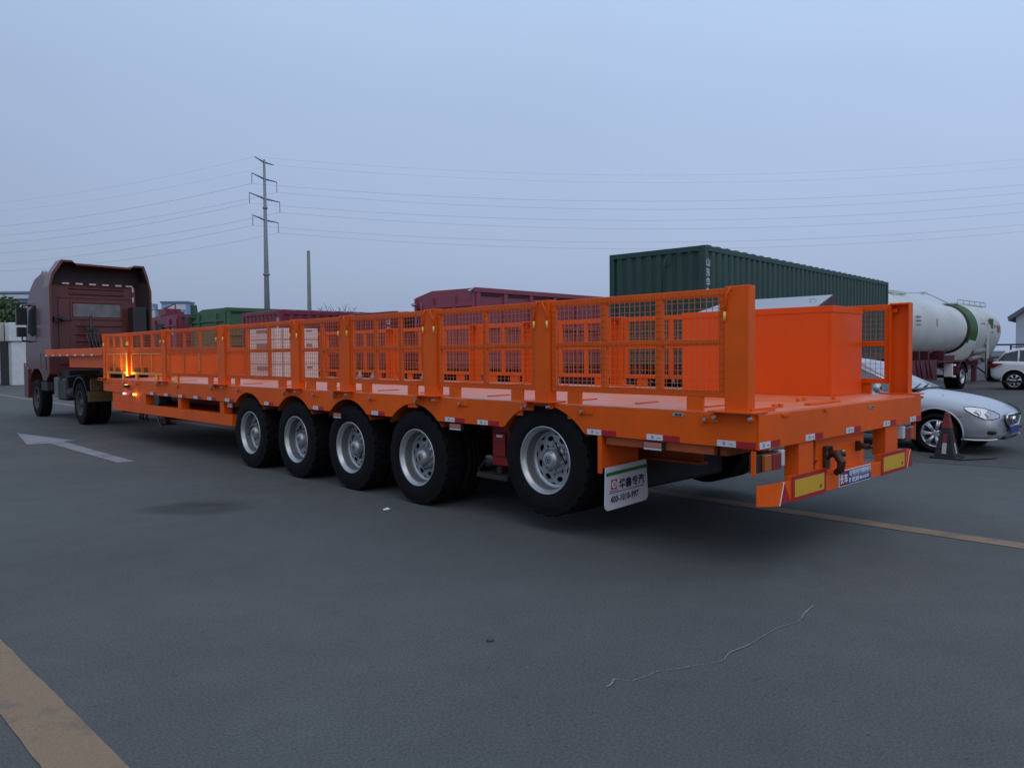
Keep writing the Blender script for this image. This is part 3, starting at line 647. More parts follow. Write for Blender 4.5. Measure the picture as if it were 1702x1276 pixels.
b.lathe([(-0.0125, 0.033), (-0.0108, 0.033), (-0.0108, 0.0)], (0.118, 0, 0.220), 'Y', 24); b.lathe([(-0.0125, 0.0001), (-0.0125, 0.033)], (0.118, 0, 0.220), 'Y', 24); b.cur = 2
b.box(0.102, 0.110, -0.0138, -0.0128, 0.203, 0.238); b.box(0.113, 0.121, -0.0138, -0.0128, 0.203, 0.238); b.box(0.124, 0.136, -0.0138, -0.0128, 0.203, 0.238)
b.build('red_emblem', [RED, INKW, MATS['grey_print']], fl)
# red tool box and jack between the two rearmost wheels
b = MB(); b.box(0.30, 0.62, 2.86, 3.12, 0.50, 0.94); b.box(0.27, 0.299, 2.9, 3.08, 0.60, 0.84); b.build('suspension_hanger', mat('hanger_red', (0.28, 0.012, 0.014), 0.4, noise=0.1, scale=5), T, 0.008)
b = MB(); b.box(0.262, 0.269, 2.93, 3.02, 0.795, 0.82); b.build('hanger_label', INKW, T)
b = MB(); b.tube([(0.26, 3.18, 0.9), (0.24, 3.2, 0.86)], 0.02, 8); b.tube([(0.2, 3.1, 0.58), (0.2, 3.15, 0.52), (0.22, 3.25, 0.45), (0.22, 3.2, 0.40)], 0.01, 6); b.box(0.15, 0.45, 2.75, 3.2, 0.385, 0.43); b.tube([(0.25, 2.95, 0.43), (0.25, 2.95, 0.5)], 0.035, 10); b.build('lift_axle_bracket', CHAS, T, 0.005)
# tool box on the deck and its pitched silver lid
TB = thing('deck_tool_box', None, None); TB.parent = T
b = MB(); b.box(2.42, 3.13, 0.53, 2.24, 1.198, 2.078); b.box(2.413, 3.137, 0.523, 2.247, 2.018, 2.079); b.box(2.4165, 2.4195, 0.56, 0.566, 1.21, 2.016); b.build('box_body', mat('toolbox_paint', (0.84, 0.092, 0.005), 0.45, coat=0.08, spec=0.25, noise=0.05, scale=2.0, bump=0.06, bscale=5), TB, 0.006)
b = MB()
xr, ya, yb, zr, ze = 2.95, 0.76, 2.05, 2.222, 2.079
vs = [(2.60, ya+0.02, ze), (3.12, ya+0.02, ze), (3.12, yb+0.15, ze), (2.60, yb+0.15, ze), (xr, ya, zr), (xr, yb-0.1, zr)]
b.add(vs, [(0,1,2,3), (0,1,4), (0,4,5,3), (1,2,5,4), (2,3,5)]); b.build('silver_lid', SHEDL, TB, 0.002)
b = MB(); b.prism([(2.64, ze+0.002), (3.10, ze+0.002), (xr+0.002, zr-0.006)], ya-0.005, ya+0.02, 'XZ'); b.build('lid_gable', mat('gable_dark', (0.035, 0.012, 0.012), 0.5), TB)
b = MB(); b.tube([(2.78, 0.86, 2.15), (2.77, 0.86, 2.175), (2.77, 0.92, 2.175), (2.78, 0.92, 2.15)], 0.004); b.build('lid_handle', STEEL, TB)
# lit lamps at the front of the left side
def lampobj(name, loc, sz, col, st, energy, lcol):
    m = mat(name+'_glow', col, 0.3, emit=col, estr=st)
    b = MB(); b.box(loc[0]-0.01, loc[0]+0.02, loc[1]-sz, loc[1]+sz, loc[2]-0.02, loc[2]+0.02); o = b.build(name, m, T, 0.004)
    ld = bpy.data.lights.new(name+'_light', 'POINT'); ld.energy = energy; ld.color = lcol; ld.shadow_soft_size = 0.02
    lo = bpy.data.objects.new(name+'_light', ld); COL.objects.link(lo); lo.location = (loc[0]-0.05, loc[1], loc[2]+0.01); lo.parent = o
lampobj('amber_marker_lamp', (-0.03, 12.80, 0.925), 0.07, (1.0, 0.50, 0.06), 3.0, 0.06, (1, 0.6, 0.15))
lampobj('white_marker_lamp', (-0.03, 13.38, 0.925), 0.06, (0.55, 0.62, 1.0), 1.3, 0.05, (0.8, 0.85, 1))
lampobj('red_marker_lamp', (-0.03, 13.22, 0.925), 0.05, (0.8, 0.05, 0.07), 0.6, 0.0, (1, 0.2, 0.2))
b = MB(); b.box(-0.085, -0.015, 13.12, 13.24, 1.045, 1.10); b.cur = 1; b.box(-0.075, -0.03, 13.14, 13.22, 1.101, 1.106)
wl_ = b.build('work_lamp', [BLACKP, mat('work_lamp_glow', (1, 0.75, 0.3), 0.3, emit=(1, 0.72, 0.2), estr=2.5)], T, 0.003)
b = MB(); b.box(-0.03, 0.06, 13.13, 13.23, 1.27, 1.76); jc = b.build('panel_joint_cover', ORANGE, T, 0.01)
b = MB(); b.box(-0.034, -0.0305, 13.15, 13.21, 1.28, 1.72); b.build('tape', YGLOW, jc)  # yellow streak painted for the lamp's glare on the cover
def tape(y0, y1, z0, z1, x=0.0195):  # added strips, their yellow stands in for lamplight on rails and legs
    b = MB(); b.box(x, x+0.003, y0, y1, z0, z1); b.build('yellow_tape', YGLOW, T)
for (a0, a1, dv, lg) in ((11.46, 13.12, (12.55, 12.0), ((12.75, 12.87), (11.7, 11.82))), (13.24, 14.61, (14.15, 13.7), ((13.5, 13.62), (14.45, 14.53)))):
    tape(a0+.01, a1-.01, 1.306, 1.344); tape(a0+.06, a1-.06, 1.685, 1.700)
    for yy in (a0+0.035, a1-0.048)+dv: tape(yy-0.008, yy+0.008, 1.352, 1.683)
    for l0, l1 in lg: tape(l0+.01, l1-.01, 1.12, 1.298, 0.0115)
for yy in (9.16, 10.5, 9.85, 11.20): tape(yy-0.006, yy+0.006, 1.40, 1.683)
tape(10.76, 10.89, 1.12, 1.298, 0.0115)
ld = bpy.data.lights.new('work_lamp_light', 'SPOT'); ld.energy = 20; ld.spot_size = math.radians(165); ld.spot_blend = 0.3; ld.color = (1.0, 0.78, 0.22); ld.shadow_soft_size = 0.02
lo = bpy.data.objects.new('work_lamp_light', ld); COL.objects.link(lo); lo.location = (-0.13, 13.18, 1.235); lo.rotation_euler = (PI, 0, 0); lo.parent = wl_

# ================================================================== TRACTOR UNIT
K = thing('tractor_unit', 'dark red high-roof tractor unit coupled to the front of the orange trailer', 'truck')
CX0, CX1 = 0.38, 2.88
# cab shell : side profile in YZ, rear wall at y=20.7, front y=22.95
b = MB()
prof = [(20.62, 1.20), (20.62, 3.55), (20.75, 3.80), (21.2, 3.95), (21.9, 3.85), (22.4, 3.62), (22.75, 3.30), (22.95, 2.9), (23.1, 2.3), (23.18, 1.7), (23.15, 0.75), (22.8, 0.55), (22.75, 0.9), (22.55, 1.18), (22.2, 1.32), (21.75, 1.32), (21.45, 1.18), (21.3, 1.0), (20.95, 1.0)]
NP = len(prof); vs = []; W2 = (CX0+CX1)/2
sec = [(0.0, 0.10), (0.05, 0.035), (0.13, 0.0)]
stations = [(CX0, 0.12), (CX0+0.04, 0.04), (CX0+0.14, 0.0), (CX1-0.14, 0.0), (CX1-0.04, 0.04), (CX1, 0.12)]
cyc, czc = 21.8, 2.2
for x, ins in stations:
    for y, z in prof:
        k = 1-ins*0.32 if z > 3.0 else 1-ins*0.10
        kk = 1-ins*0.25
        vs.append((x, cyc+(y-cyc)*kk if y > cyc else y, czc+(z-czc)*(k if z > 3 else 1)))
fs = []
for i in range(len(stations)-1):
    for k in range(NP): fs.append((i*NP+k, i*NP+(k+1) % NP, (i+1)*NP+(k+1) % NP, (i+1)*NP+k))
fs += [tuple(range(NP)), tuple(range((len(stations)-1)*NP, len(stations)*NP))]
b.add(vs, fs); b.build('cab_body', CABRED, K, 0.02)
# rear wall ribs
b = MB()
for z in (1.72, 1.9, 2.08, 2.26, 2.50): b.prism([(20.62, z-0.035), (20.585, z-0.015), (20.585, z+0.015), (20.62, z+0.035)], 1.05, 2.20, 'YZ')
for z in (3.36, 3.50): b.prism([(20.62, z-0.04), (20.58, z-0.015), (20.58, z+0.015), (20.62, z+0.04)], 0.90, 2.28, 'YZ')
b.box(0.60, 2.58, 20.595, 20.619, 3.235, 3.262); b.box(0.63, 0.90, 20.59, 20.619, 1.45, 3.2); b.box(0.92, 2.26, 20.59, 20.619, 2.66, 2.71); b.box(0.92, 2.26, 20.59, 20.619, 3.11, 3.16); b.box(0.92, 0.97, 20.591, 20.619, 2.711, 3.109); b.box(2.21, 2.26, 20.591, 20.619, 2.711, 3.109)
b.build('rear_wall_panel', CABRED, K, 0.01)
b = MB(); b.box(0.99, 2.19, 20.60, 20.617, 2.73, 3.09); b.build('rear_window', CABGL, K, 0.01)
# wrap-round air deflector
b = MB()
sec_o = [(CX0-0.06, 1.75), (CX0-0.06, 3.50), (CX0+0.02, 3.85), (CX0+0.24, 4.20), (CX0+0.50, 4.20), (CX0+0.56, 4.13), (CX1-0.50, 4.10), (CX1-0.44, 4.17), (CX1-0.18, 4.17), (CX1-0.08, 3.85), (CX1+0.0, 3.45), (CX1+0.0, 1.75)]
cx_ = (CX0+CX1)/2
def inset(p, d): return (p[0]+(d if p[0] < cx_ else -d), p[1]-d*(1 if p[1] > 3.7 else 0.0))
sec_i = [inset(p, 0.05) for p in sec_o]; n = len(sec_o)
vs = []
for k, (y, cut) in enumerate(((20.15, 1.0), (20.66, 1.0), (21.5, 0.0))):
    for p in sec_o:
        z = p[1] if cut else min(p[1], 3.3+0.55*(1-abs(p[0]-cx_)/1.3))
        vs.append((p[0], y, z))
for k, (y, cut) in enumerate(((20.15, 1.0), (20.66, 1.0), (21.5, 0.0))):
    for p in sec_i:
        z = p[1] if cut else min(p[1], 3.25+0.55*(1-abs(p[0]-cx_)/1.3))
        vs.append((p[0], y, z))
fs = []
for i in range(2):
    for k in range(n-1):
        fs.append((i*n+k, i*n+k+1, (i+1)*n+k+1, (i+1)*n+k)); o_ = 3*n; fs.append((o_+i*n+k, o_+(i+1)*n+k, o_+(i+1)*n+k+1, o_+i*n+k+1))
for k in range(n-1): fs.append((k, 3*n+k, 3*n+k+1, k+1))
fs += [(0, n, 4*n, 3*n), (n-1, 4*n-1, 5*n-1, 2*n-1)]
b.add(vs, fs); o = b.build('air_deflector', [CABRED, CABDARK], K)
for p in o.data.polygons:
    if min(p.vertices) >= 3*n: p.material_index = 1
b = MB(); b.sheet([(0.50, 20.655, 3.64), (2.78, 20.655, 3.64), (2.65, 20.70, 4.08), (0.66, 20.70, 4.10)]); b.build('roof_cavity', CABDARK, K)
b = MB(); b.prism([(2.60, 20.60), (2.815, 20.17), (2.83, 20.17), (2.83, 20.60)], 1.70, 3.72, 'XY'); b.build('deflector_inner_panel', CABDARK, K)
# white/red strips
b = MB()
for k in range(5): b.box(0.74+k*0.33, 0.74+k*0.33+0.17, 20.588, 20.594, 3.60, 3.645)
b.box(2.34, 2.52, 20.588, 20.594, 3.60, 3.64)
for k in range(5): b.cur = k % 2; b.box(2.50, 2.545, 20.588, 20.594, 3.46-k*0.14, 3.595-k*0.14)
b.build('reflective_strip', [WHITE, RED], K)
b = MB(); b.box(2.36, 2.72, 20.12, 20.5, 2.30, 3.02); b.box(2.42, 2.68, 20.15, 20.45, 1.8, 2.30); b.build('air_intake', BLACKP, K, 0.02)
b = MB(); b.box(0.50, 0.74, 20.45, 20.58, 2.6, 2.72); b.tube([(0.55, 20.5, 2.66), (0.85, 20.3, 2.62)], 0.035, 8)
b.build('cab_lock', BLACKP, K)
b = MB(); b.tube([(1.35, 20.3, 1.6), (1.33, 20.3, 2.75)], 0.035, 8); b.box(1.18, 1.50, 20.25, 20.33, 2.36, 2.46)
for k in range(4):
    x = 1.20+0.09*k; b.tube([(x, 20.28, 2.40), (x-0.02, 20.15, 2.25), (x+0.02, 20.1, 2.0), (x+0.05, 20.0, 1.80), (x+0.1, 19.6, 1.72)], 0.018, 6)
b.tube([(1.72, 20.3, 1.6), (1.72, 20.3, 2.2)], 0.12, 10); b.box(1.5, 2.0, 20.2, 20.5, 1.6, 2.0)
b.build('air_line_stand', BLACKP, K)
# side door, window, handle
b = MB(); b.prism([(21.55, 2.30), (21.50, 3.05), (22.05, 3.08), (22.62, 2.95), (22.80, 2.35), (22.3, 2.22)], CX0-0.004, CX0+0.02, 'YZ'); b.build('door_window', mat('door_glass', (0.010, 0.011, 0.013), 0.55, spec=0.08), K)
b = MB(); b.box(CX0-0.006, CX0+0.01, 21.44, 21.455, 1.35, 3.15); b.box(CX0-0.006, CX0+0.01, 21.456, 22.8, 3.14, 3.155); b.box(CX0-0.03, CX0, 21.55, 21.72, 1.95, 2.02); b.build('door_seam', BLACKP, K)
b = MB(); b.box(CX0-0.05, CX0+0.01, 21.60, 21.64, 2.15, 2.85); b.build('grab_handle', BLACKP, K, 0.008)
b = MB(); b.box(CX0-0.012, CX0+0.01, 20.66, 21.40, 3.18, 3.20); b.box(CX0-0.012, CX0+0.01, 20.9, 20.915, 1.3, 3.17); b.build('side_panel_seam', BLACKP, K)
b = MB(); b.box(CX0-0.03, CX0+0.2, 20.75, 21.35, 0.75, 0.98); b.build('side_step', CABDARK, K, 0.01)
b = MB(); b.box(CX0-0.005, CX0-0.001, 21.02, 21.22, 2.02, 2.07); b.box(CX0-0.005, CX0-0.001, 21.02, 21.18, 1.85, 1.96); b.build('side_decal', WHITE, K)
b = MB(); b.box(0.02, 0.28, 22.35, 22.50, 2.55, 3.02); b.box(0.03, 0.26, 22.35, 22.48, 2.22, 2.49); b.tube([(0.16, 22.42, 3.02), (0.18, 22.42, 3.10), (0.52, 22.45, 3.10)], 0.025); b.tube([(0.16, 22.42, 2.25), (0.16, 22.42, 2.12), (0.50, 22.45, 2.06)], 0.025)
b.build('wing_mirror', BLACKP, K, 0.02)
b = MB(); b.prism([(22.65, 1.32), (22.75, 0.5), (23.2, 0.5), (23.2, 1.5)], CX0-0.05, CX0+0.3, 'YZ'); b.build('front_bumper', CABRED, K, 0.02)
b = MB(); b.lathe([(-0.05, 0.001), (-0.05, 0.05), (0.1, 0.07), (0.12, 0.001)], (0.58, 21.6, 3.98), 'Y', 12); b.build('roof_horn', STEEL, K)
# clutter behind the cab and along the frame
b = MB(); b.lathe([(0, 0.001), (0, 0.16), (0.55, 0.16), (0.55, 0.001)], (1.0, 19.4, 1.05), 'Y', 16); b.build('air_tank', CHAS, K)
b = MB(); b.lathe([(0, 0.001), (0, 0.14), (0.7, 0.14), (0.7, 0.001)], (0.62, 18.85, 0.72), 'Y', 16); b.build('air_tank', CHAS, K)
for k in range(3):
    b = MB(); b.tube([(0.55+0.1*k, 20.5, 1.25), (0.5+0.12*k, 20.0, 1.05-0.1*k), (0.6+0.1*k, 19.4, 1.15), (0.8, 18.9, 1.2)], 0.022, 6); b.build('hose', BLACK, K)
b = MB(); b.box(1.95, 2.25, 20.1, 20.45, 1.3, 2.25); b.build('filter_box', BLACKP, K, 0.03)
b = MB(); b.tube([(0.36, 22.0, 1.0), (0.36, 22.0, 0.2)], 0.0, 3) if 0 else None
# chassis
b = MB()
for x0 in (1.2, 2.1): b.box(x0, x0+0.09, 16.9, 22.6, 0.95, 1.22)
b.box(1.3, 2.1, 17.0, 17.1, 0.95, 1.2); b.box(1.0, 2.4, 17.7, 18.5, 1.23, 1.37); b.box(0.9, 2.5, 20.8, 22.6, 0.8, 1.3); b.box(0.6, 2.8, 19.6, 20.5, 1.0, 1.3)
b.build('chassis_frame', CHAS, K, 0.01)
b = MB(); b.box(0.50, 1.05, 19.55, 20.35, 0.52, 1.10); b.build('fuel_tank', BLACKP, K, 0.05)
b = MB(); b.box(0.50, 0.95, 20.40, 20.72, 0.58, 1.12); b.build('battery_box', TANK, K, 0.03)
b = MB()
for wy in (18.08,):
    b.prism([(wy+0.62*math.cos(math.radians(a)), 0.52+0.62*math.sin(math.radians(a))) for a in range(20, 161, 10)]+[(wy+0.66*math.cos(math.radians(a)), 0.52+0.66*math.sin(math.radians(a))) for a in range(160, 19, -10)], 0.42, 1.02, 'YZ')
b.build('rear_mudguard', BLACKP, K)
b = MB(); b.box(0.30, 0.98, 16.95, 16.99, 0.60, 0.84); b.box(0.36, 1.05, 16.96, 17.0, 0.85, 1.15); b.build('mudguard_flap', BRASS, K, 0.01)
def plain_wheel(parent, loc, R, w, r, rimm, name='wheel', rz=0, spokes=0, dual=False):
    t = thing(name, None, None); t.parent = parent; t.location = loc; t.rotation_euler = (0, 0, rz)
    b = MB(); tyre_mesh(b, 0.0, w, R, r, n=48)
    if dual: tyre_mesh(b, w+0.05, w, R, r, n=48, lugs=False)
    b.build('tyre', RUBBER, t, fix=False)
    b = MB(); b.lathe([(0.03, r+0.004), (0.005, r+0.006), (0.006, r-0.012), (0.04, r-0.03), (0.10, r-0.04), (0.10, 0.10), (0.03, 0.09), (0.02, 0.001)], (0,0,0), 'X', 32); b.build('rim', rimm, t, fix=False)
    return t
DRIM = mat('dusty_rim', (0.055, 0.055, 0.055), 0.7, noise=0.2, scale=8)
plain_wheel(K, (CX0-0.02, 21.98, 0.515), 0.515, 0.30, 0.30, DRIM)
plain_wheel(K, (CX1+0.02, 21.98, 0.515), 0.515, 0.30, 0.30, DRIM, rz=PI)
plain_wheel(K, (0.42, 18.10, 0.515), 0.515, 0.27, 0.30, DRIM, dual=True)
plain_wheel(K, (3.0, 18.10, 0.515), 0.515, 0.27, 0.30, DRIM, rz=PI, dual=True)

# ================================================================== PARKED ROW BEHIND
def running_gear(P, x0, x1, y0, y1, zf, beam=CHAS, front=True, wm=DRIM):
    b = MB()
    for y in (y0+0.65, y1-0.85): b.box(x0+0.1, x1-0.1, y, y+0.15, zf-0.38, zf-0.002)
    b.build('chassis_beam', beam, P)
    for yy in (y0+0.02, y1-0.06):
        b = MB(); b.box(x0+3.0, x1-0.6, yy, yy+0.04, 0.35, zf-0.02); b.build('side_guard', beam, P)
    xs = [x0+0.75, x0+2.1]+([x1-1.0] if x1-x0 > 9 else [])
    first = None
    for xx in xs:
        for (yy, rz) in ((y0+0.05, PI/2), (y1-0.05, -PI/2)):
            if first is None: first = plain_wheel(P, (xx, yy, 0.5), 0.5, 0.27, 0.29, wm, rz=rz)
            else: c = copy_tree(first, P, (xx, yy, 0.5)); c.rotation_euler = (0, 0, rz)
        b = MB(); b.tube([(xx, y0+0.2, 0.5), (xx, y1-0.2, 0.5)], 0.07, 8); b.build('axle', CHAS, P)
    b = MB(); b.box(x0-0.02, x0+0.06, y0+0.15, y1-0.15, 0.45, 0.62); b.box(x0+0.0, x0+0.08, y0+0.5, y0+0.6, 0.62, zf-0.01); b.box(x0+0.0, x0+0.08, y1-0.6, y1-0.5, 0.62, zf-0.01); b.build('rear_bumper', beam, P)
def corr_wall(b, a0, a1, fixed, z0, z1, pitch, depth, axis, sgn):
    """corrugated sheet along axis ('X' or 'Y'), at coordinate fixed, ribs go to fixed+sgn*depth"""
    pts = []; a = a0; n = max(1, round((a1-a0)/pitch)); p = (a1-a0)/n
    for i in range(n):
        s = a0+i*p
        pts += [(s, 0), (s+p*0.42, 0), (s+p*0.54, 1), (s+p*0.88, 1)]
    pts.append((a1, 0))
    vs = []
    for z in (z0, z1):
        for (u, k) in pts:
            d = fixed+sgn*depth*k
            vs.append((u, d, z) if axis == 'X' else (d, u, z))
    m = len(pts); b.add(vs, [(i, i+1, m+i+1, m+i) for i in range(m-1)])
def container_truck(name, label, cat, x0, y0, L, Wd, zf, zt, m, beam, pitch=0.3, depth=0.045, rz=0.0, textm=None, letters=None, group=None, gear=True, lface='end'):
    P = thing(name, label, cat, (x0, y0, 0), rz, group)
    b = MB(); corr_wall(b, 0.06, L-0.06, 0.012, zf+0.12, zt-0.12, pitch, depth, 'X', 1); corr_wall(b, 0.06, L-0.06, Wd-0.012, zf+0.12, zt-0.12, pitch, depth, 'X', -1)
    corr_wall(b, 0.06, Wd-0.06, 0.012, zf+0.12, zt-0.12, Wd/9.5, depth, 'Y', 1); corr_wall(b, 0.06, Wd-0.06, L-0.012, zf+0.12, zt-0.12, Wd/9.5, depth, 'Y', -1)
    b.build('corrugated_wall', m, P)
    b = MB()
    for x in (0, L-0.14):
        for y in (0, Wd-0.14): b.box(x, x+0.14, y, y+0.14, zf, zt)
    b.build('corner_post', m, P, 0.01)
    b = MB()
    for z in (zf+0.002, zt-0.122):
        b.box(0.141, L-0.141, 0.002, 0.07, z, z+0.12); b.box(0.141, L-0.141, Wd-0.07, Wd-0.002, z, z+0.12); b.box(0.002, 0.07, 0.141, Wd-0.141, z, z+0.12); b.box(L-0.07, L-0.002, 0.141, Wd-0.141, z, z+0.12)
    b.build('edge_rail', m, P, 0.01)
    b = MB(); n_ = int(L/0.45)
    b.box(0.05, L-0.05, 0.04, Wd-0.04, zt-0.03, zt-0.012)
    for i in range(n_): b.prism([(0.09+i*0.45, zt-0.011), (0.14+i*0.45, zt+0.018), (0.30+i*0.45, zt+0.018), (0.35+i*0.45, zt-0.011)], 0.02, Wd-0.02, 'XZ')
    b.build('roof', m, P)
    if letters:
        for k, ch in enumerate(letters):
            if lface == 'side': t = text(ch, 0.20, textm or INKW, (0.03, -0.004, zt-0.44-k*0.215), FNY, parent=P, bold=0.001)
            else: t = text(ch, 0.19, textm or INKW, (-0.004, 0.17, zt-0.36-k*0.24), FNX, parent=P, bold=0.003)
    if gear: running_gear(P, 0, L, 0, Wd, zf, beam)
    return P
# dark green box trailer; rotated 4 degrees like the photo
letters_y = 0.19
g = container_truck('container_trailer', 'tall dark green corrugated box trailer standing highest behind the orange trailer', 'trailer', 9.65, 6.48, 12.95, 2.5, 1.35, 3.95, GREENC, CHAS, rz=math.radians(4.2), letters='山东华鲁', lface='side')
b = MB(); b.tube([(-0.02, 0.95, 3.78), (-0.05, 1.0, 3.55), (-0.04, 1.05, 2.9)], 0.012); b.tube([(-0.02, 0.55, 3.85), (-0.05, 0.75, 3.75), (-0.05, 0.8, 3.6), (-0.05, 0.95, 3.55)], 0.01)
b.tube([(-0.02, 0.35, 3.84), (-0.06, 0.35, 3.84)], 0.035); b.tube([(-0.02, 2.35, 3.84), (-0.06, 2.35, 3.84)], 0.03); b.build('marker_lamp', [GREENC, STEEL], g)

def tipper(name, label, x0, y0, L, Wd, zf, zt, m, beam, rz=0.0, peak=0.12, mw=0.9):
    P = thing(name, label, 'trailer', (x0, y0, 0), rz)
    b = MB(); th = 0.06
    # end wall with sloped top corners
    poly = [(0, zf), (Wd, zf), (Wd, zt-peak*1.3), (mw+0.55*(Wd-mw), zt-0.0), (0.0, zt-0.02)]
    b.prism(poly, 0, th, 'YZ'); b.prism(poly, L-th, L, 'YZ')
    b.box(th+0.001, L-th-0.001, 0, th, zf, zt-0.02); b.box(th+0.001, L-th-0.001, Wd-th, Wd, zf, zt-peak*1.3)
    b.box(th+.001, L-th-.001, th+.001, Wd-th-.001, zf, zf+0.08)
    o = b.build('tipper_body', m, P, 0.01)
    b = MB()
    for yy in (-0.07, ):
        b.box(-0.05, L+0.02, yy, -0.001, zt-0.14, zt-0.01)
        b.box(0.0, L, yy, -0.001, zf+0.0, zf+0.14); b.box(0.0, L, yy, -0.001, (zf+zt)/2-0.02, (zf+zt)/2+0.05)
        k = 0.0
        while k < L: b.prism([(k, zf+0.145), (k+0.14, zf+0.145), (k+0.14, zt-0.145), (k, zt-0.145)], yy+0.01, -0.001, 'XZ'); k += 1.05
    b.build('side_stake', m, P, 0.008)
    b = MB()
    for zz in (zf+0.1, zf+0.5, zt-0.5): b.box(-0.05, -0.001, 0.05, Wd-0.05, zz, zz+0.07)
    for yy in (0.0, 0.75, Wd-0.82, Wd-0.08): b.box(-0.06, -0.001, yy, yy+0.07, zf, zt-0.18)
    b.build('front_rib', m, P, 0.006)
    b = MB()
    k = 0.2
    while k < L-0.6: b.box(k, k+0.75, -0.0035, -0.0008, zt-0.235, zt-0.19); b.box(k, k+0.75, -0.0035, -0.0008, zf+0.55, zf+0.62); k += 1.05
    for yy in (0.5, 1.4): b.box(-0.004, -0.0005, yy, yy+0.55, zf+0.62, zf+0.66)
    b.build('shadow_gap', BLACK, P)
    running_gear(P, 0, L, 0, Wd, zf, beam)
    return P
mt = tipper('tipper_trailer', 'dull maroon tipper trailer behind the middle mesh panels, left of the green box trailer', 8.65, 12.87, 9.0, 2.5, 1.25, 3.42, MAROON2, CHRED, rz=math.radians(2.4))
b = MB(); b.tube([(-0.08, 2.38, 1.4), (-0.08, 2.38, 3.1)], 0.02, 6); b.tube([(-0.08, 2.15, 1.4), (-0.08, 2.15, 3.1)], 0.02, 6)
for k in range(7): b.tube([(-0.08, 2.15, 1.5+k*0.25), (-0.08, 2.38, 1.5+k*0.25)], 0.015, 6)
b.build('ladder', MAROON2, mt)
b = MB(); b.tube([(-0.02, 0.1, 3.35), (-0.16, 0.12, 3.30)], 0.04, 8); b.tube([(-0.1, 2.4, 3.05), (-0.2, 2.4, 3.05)], 0.05, 8); b.box(-0.01, -0.005, 0.9, 1.7, 2.95, 2.97); b.build('work_light', STEEL, mt)
letters_y = 0.2
container_truck('container_trailer', 'bright maroon corrugated box trailer rising behind the cream crates and the pylon foot', 'trailer', 6.05, 18.8, 8.5, 2.5, 1.3, 3.0, MAROON, CHRED, letters='山东华鲁')
tp = container_truck('container_trailer', 'maroon box trailer with white characters, just left of the dull maroon tipper', 'trailer', 8.15, 16.1, 8.0, 2.4, 1.3, 2.90, MAROON, CHRED, letters='山东华鲁')
b = MB(); b.box(0.5, 1.1, -0.012, -0.004, 2.25, 2.86); b.build('tool_hatch', BLACK, tp)
gt = tipper('tipper_trailer', 'mid green tipper body rising behind the front half of the orange trailer', 6.99, 24.6, 10.0, 3.1, 1.4, 3.40, GREENT, CHAS, peak=0.16)
b = MB(); b.prism([(2.70, 3.1), (3.12, 3.1), (3.12, 3.62), (2.86, 3.62)], -0.05, 0.1, 'YZ'); b.box(-0.2, 0.0, 3.0, 3.3, 2.9, 3.15); b.build('tarp_roller', mat('dark_green', (0.025, 0.06, 0.035), 0.6), gt)
rc = tipper('tipper_trailer', 'maroon tipper body just right of the red tractor cab, beside the green tipper', 7.0, 29.2, 9.0, 3.2, 1.2, 3.35, MAROON, CHRED, peak=0.05)
b = MB(); b.box(-0.05, 0.6, 1.2, 1.9, 3.36, 3.62); b.tube([(0.0, 0.2, 3.40), (0.0, 0.2, 3.78), (0.0, 1.5, 3.62)], 0.03); b.build('pump_unit', MAROON, rc, 0.03)
b = MB(); b.box(-0.07, -0.061, 1.5, 2.3, 2.3, 3.0); b.build('dark_opening', BLACK, rc)
t = text('山', 0.30, INKW, (-0.075, 0.55, 2.55), (RX, 0, -PI/2), parent=rc, bold=0.004)
# cream crates standing on the deck
S_ = thing('crate_stack', 'cream coloured crates strapped in a stack on the orange deck, behind the mesh', 'crate stack', (1.60, 10.32, 1.197))
z = 0.0
for hgt in (0.28, 0.45, 0.215):
    b = MB(); b.box(0.0+random.uniform(0, .01), 0.86, 0, 1.05, z+0.005, z+hgt-0.005); o = b.build('crate', CREAM, S_, 0.012)
    b = MB(); b.box(0.42, 0.56, -0.004, -0.001, z+hgt*0.35, z+hgt*0.42); b.box(0.46, 0.48, -0.004, -0.001, z+hgt*0.45, z+hgt*0.62); b.box(0.51, 0.53, -0.004, -0.001, z+hgt*0.45, z+hgt*0.60); b.box(0.62, 0.74, -0.004, -0.001, z+hgt*0.7, z+hgt*0.85); b.box(-0.004, -0.001, 0.3, 0.75, z+hgt*0.62, z+hgt*0.86)
    b.build('stencil_patch', mat('faded_print', (0.25, 0.19, 0.17), 0.6), o)
    z += hgt
b = MB(); b.box(0.12, 0.15, -0.009, -0.001, 0, 0.935); b.build('strap', mat('grey_strap', (0.33, 0.30, 0.30), 0.6), S_)
for x_, y_, h_ in ((2.45, 8.9, 0.16), (2.62, 8.75, 0.12), (1.9, 6.35, 0.20), (2.05, 6.28, 0.17), (2.1, 3.9, 0.22)):
    b = MB(); b.lathe([(0.0, 0.001), (0.0, 0.05), (h_*0.55, 0.05), (h_*0.7, 0.022), (h_, 0.02), (h_, 0.001)], (x_, y_, 1.199), 'Z', 12)
    tag(b.build('bottle', mat('bottle_plastic', (0.28, 0.25, 0.25), 0.25)), {2.45: 'tall clear bottle standing on the deck just right of the cream crates', 2.62: 'short clear bottle on the deck, right of the taller one by the crates', 1.9: 'taller clear bottle of the pair on the deck behind the middle panels', 2.05: 'shorter clear bottle of the pair on the deck behind the middle panels', 2.1: 'single clear bottle on the deck behind the second mesh panel from the rear'}[x_], 'bottle')

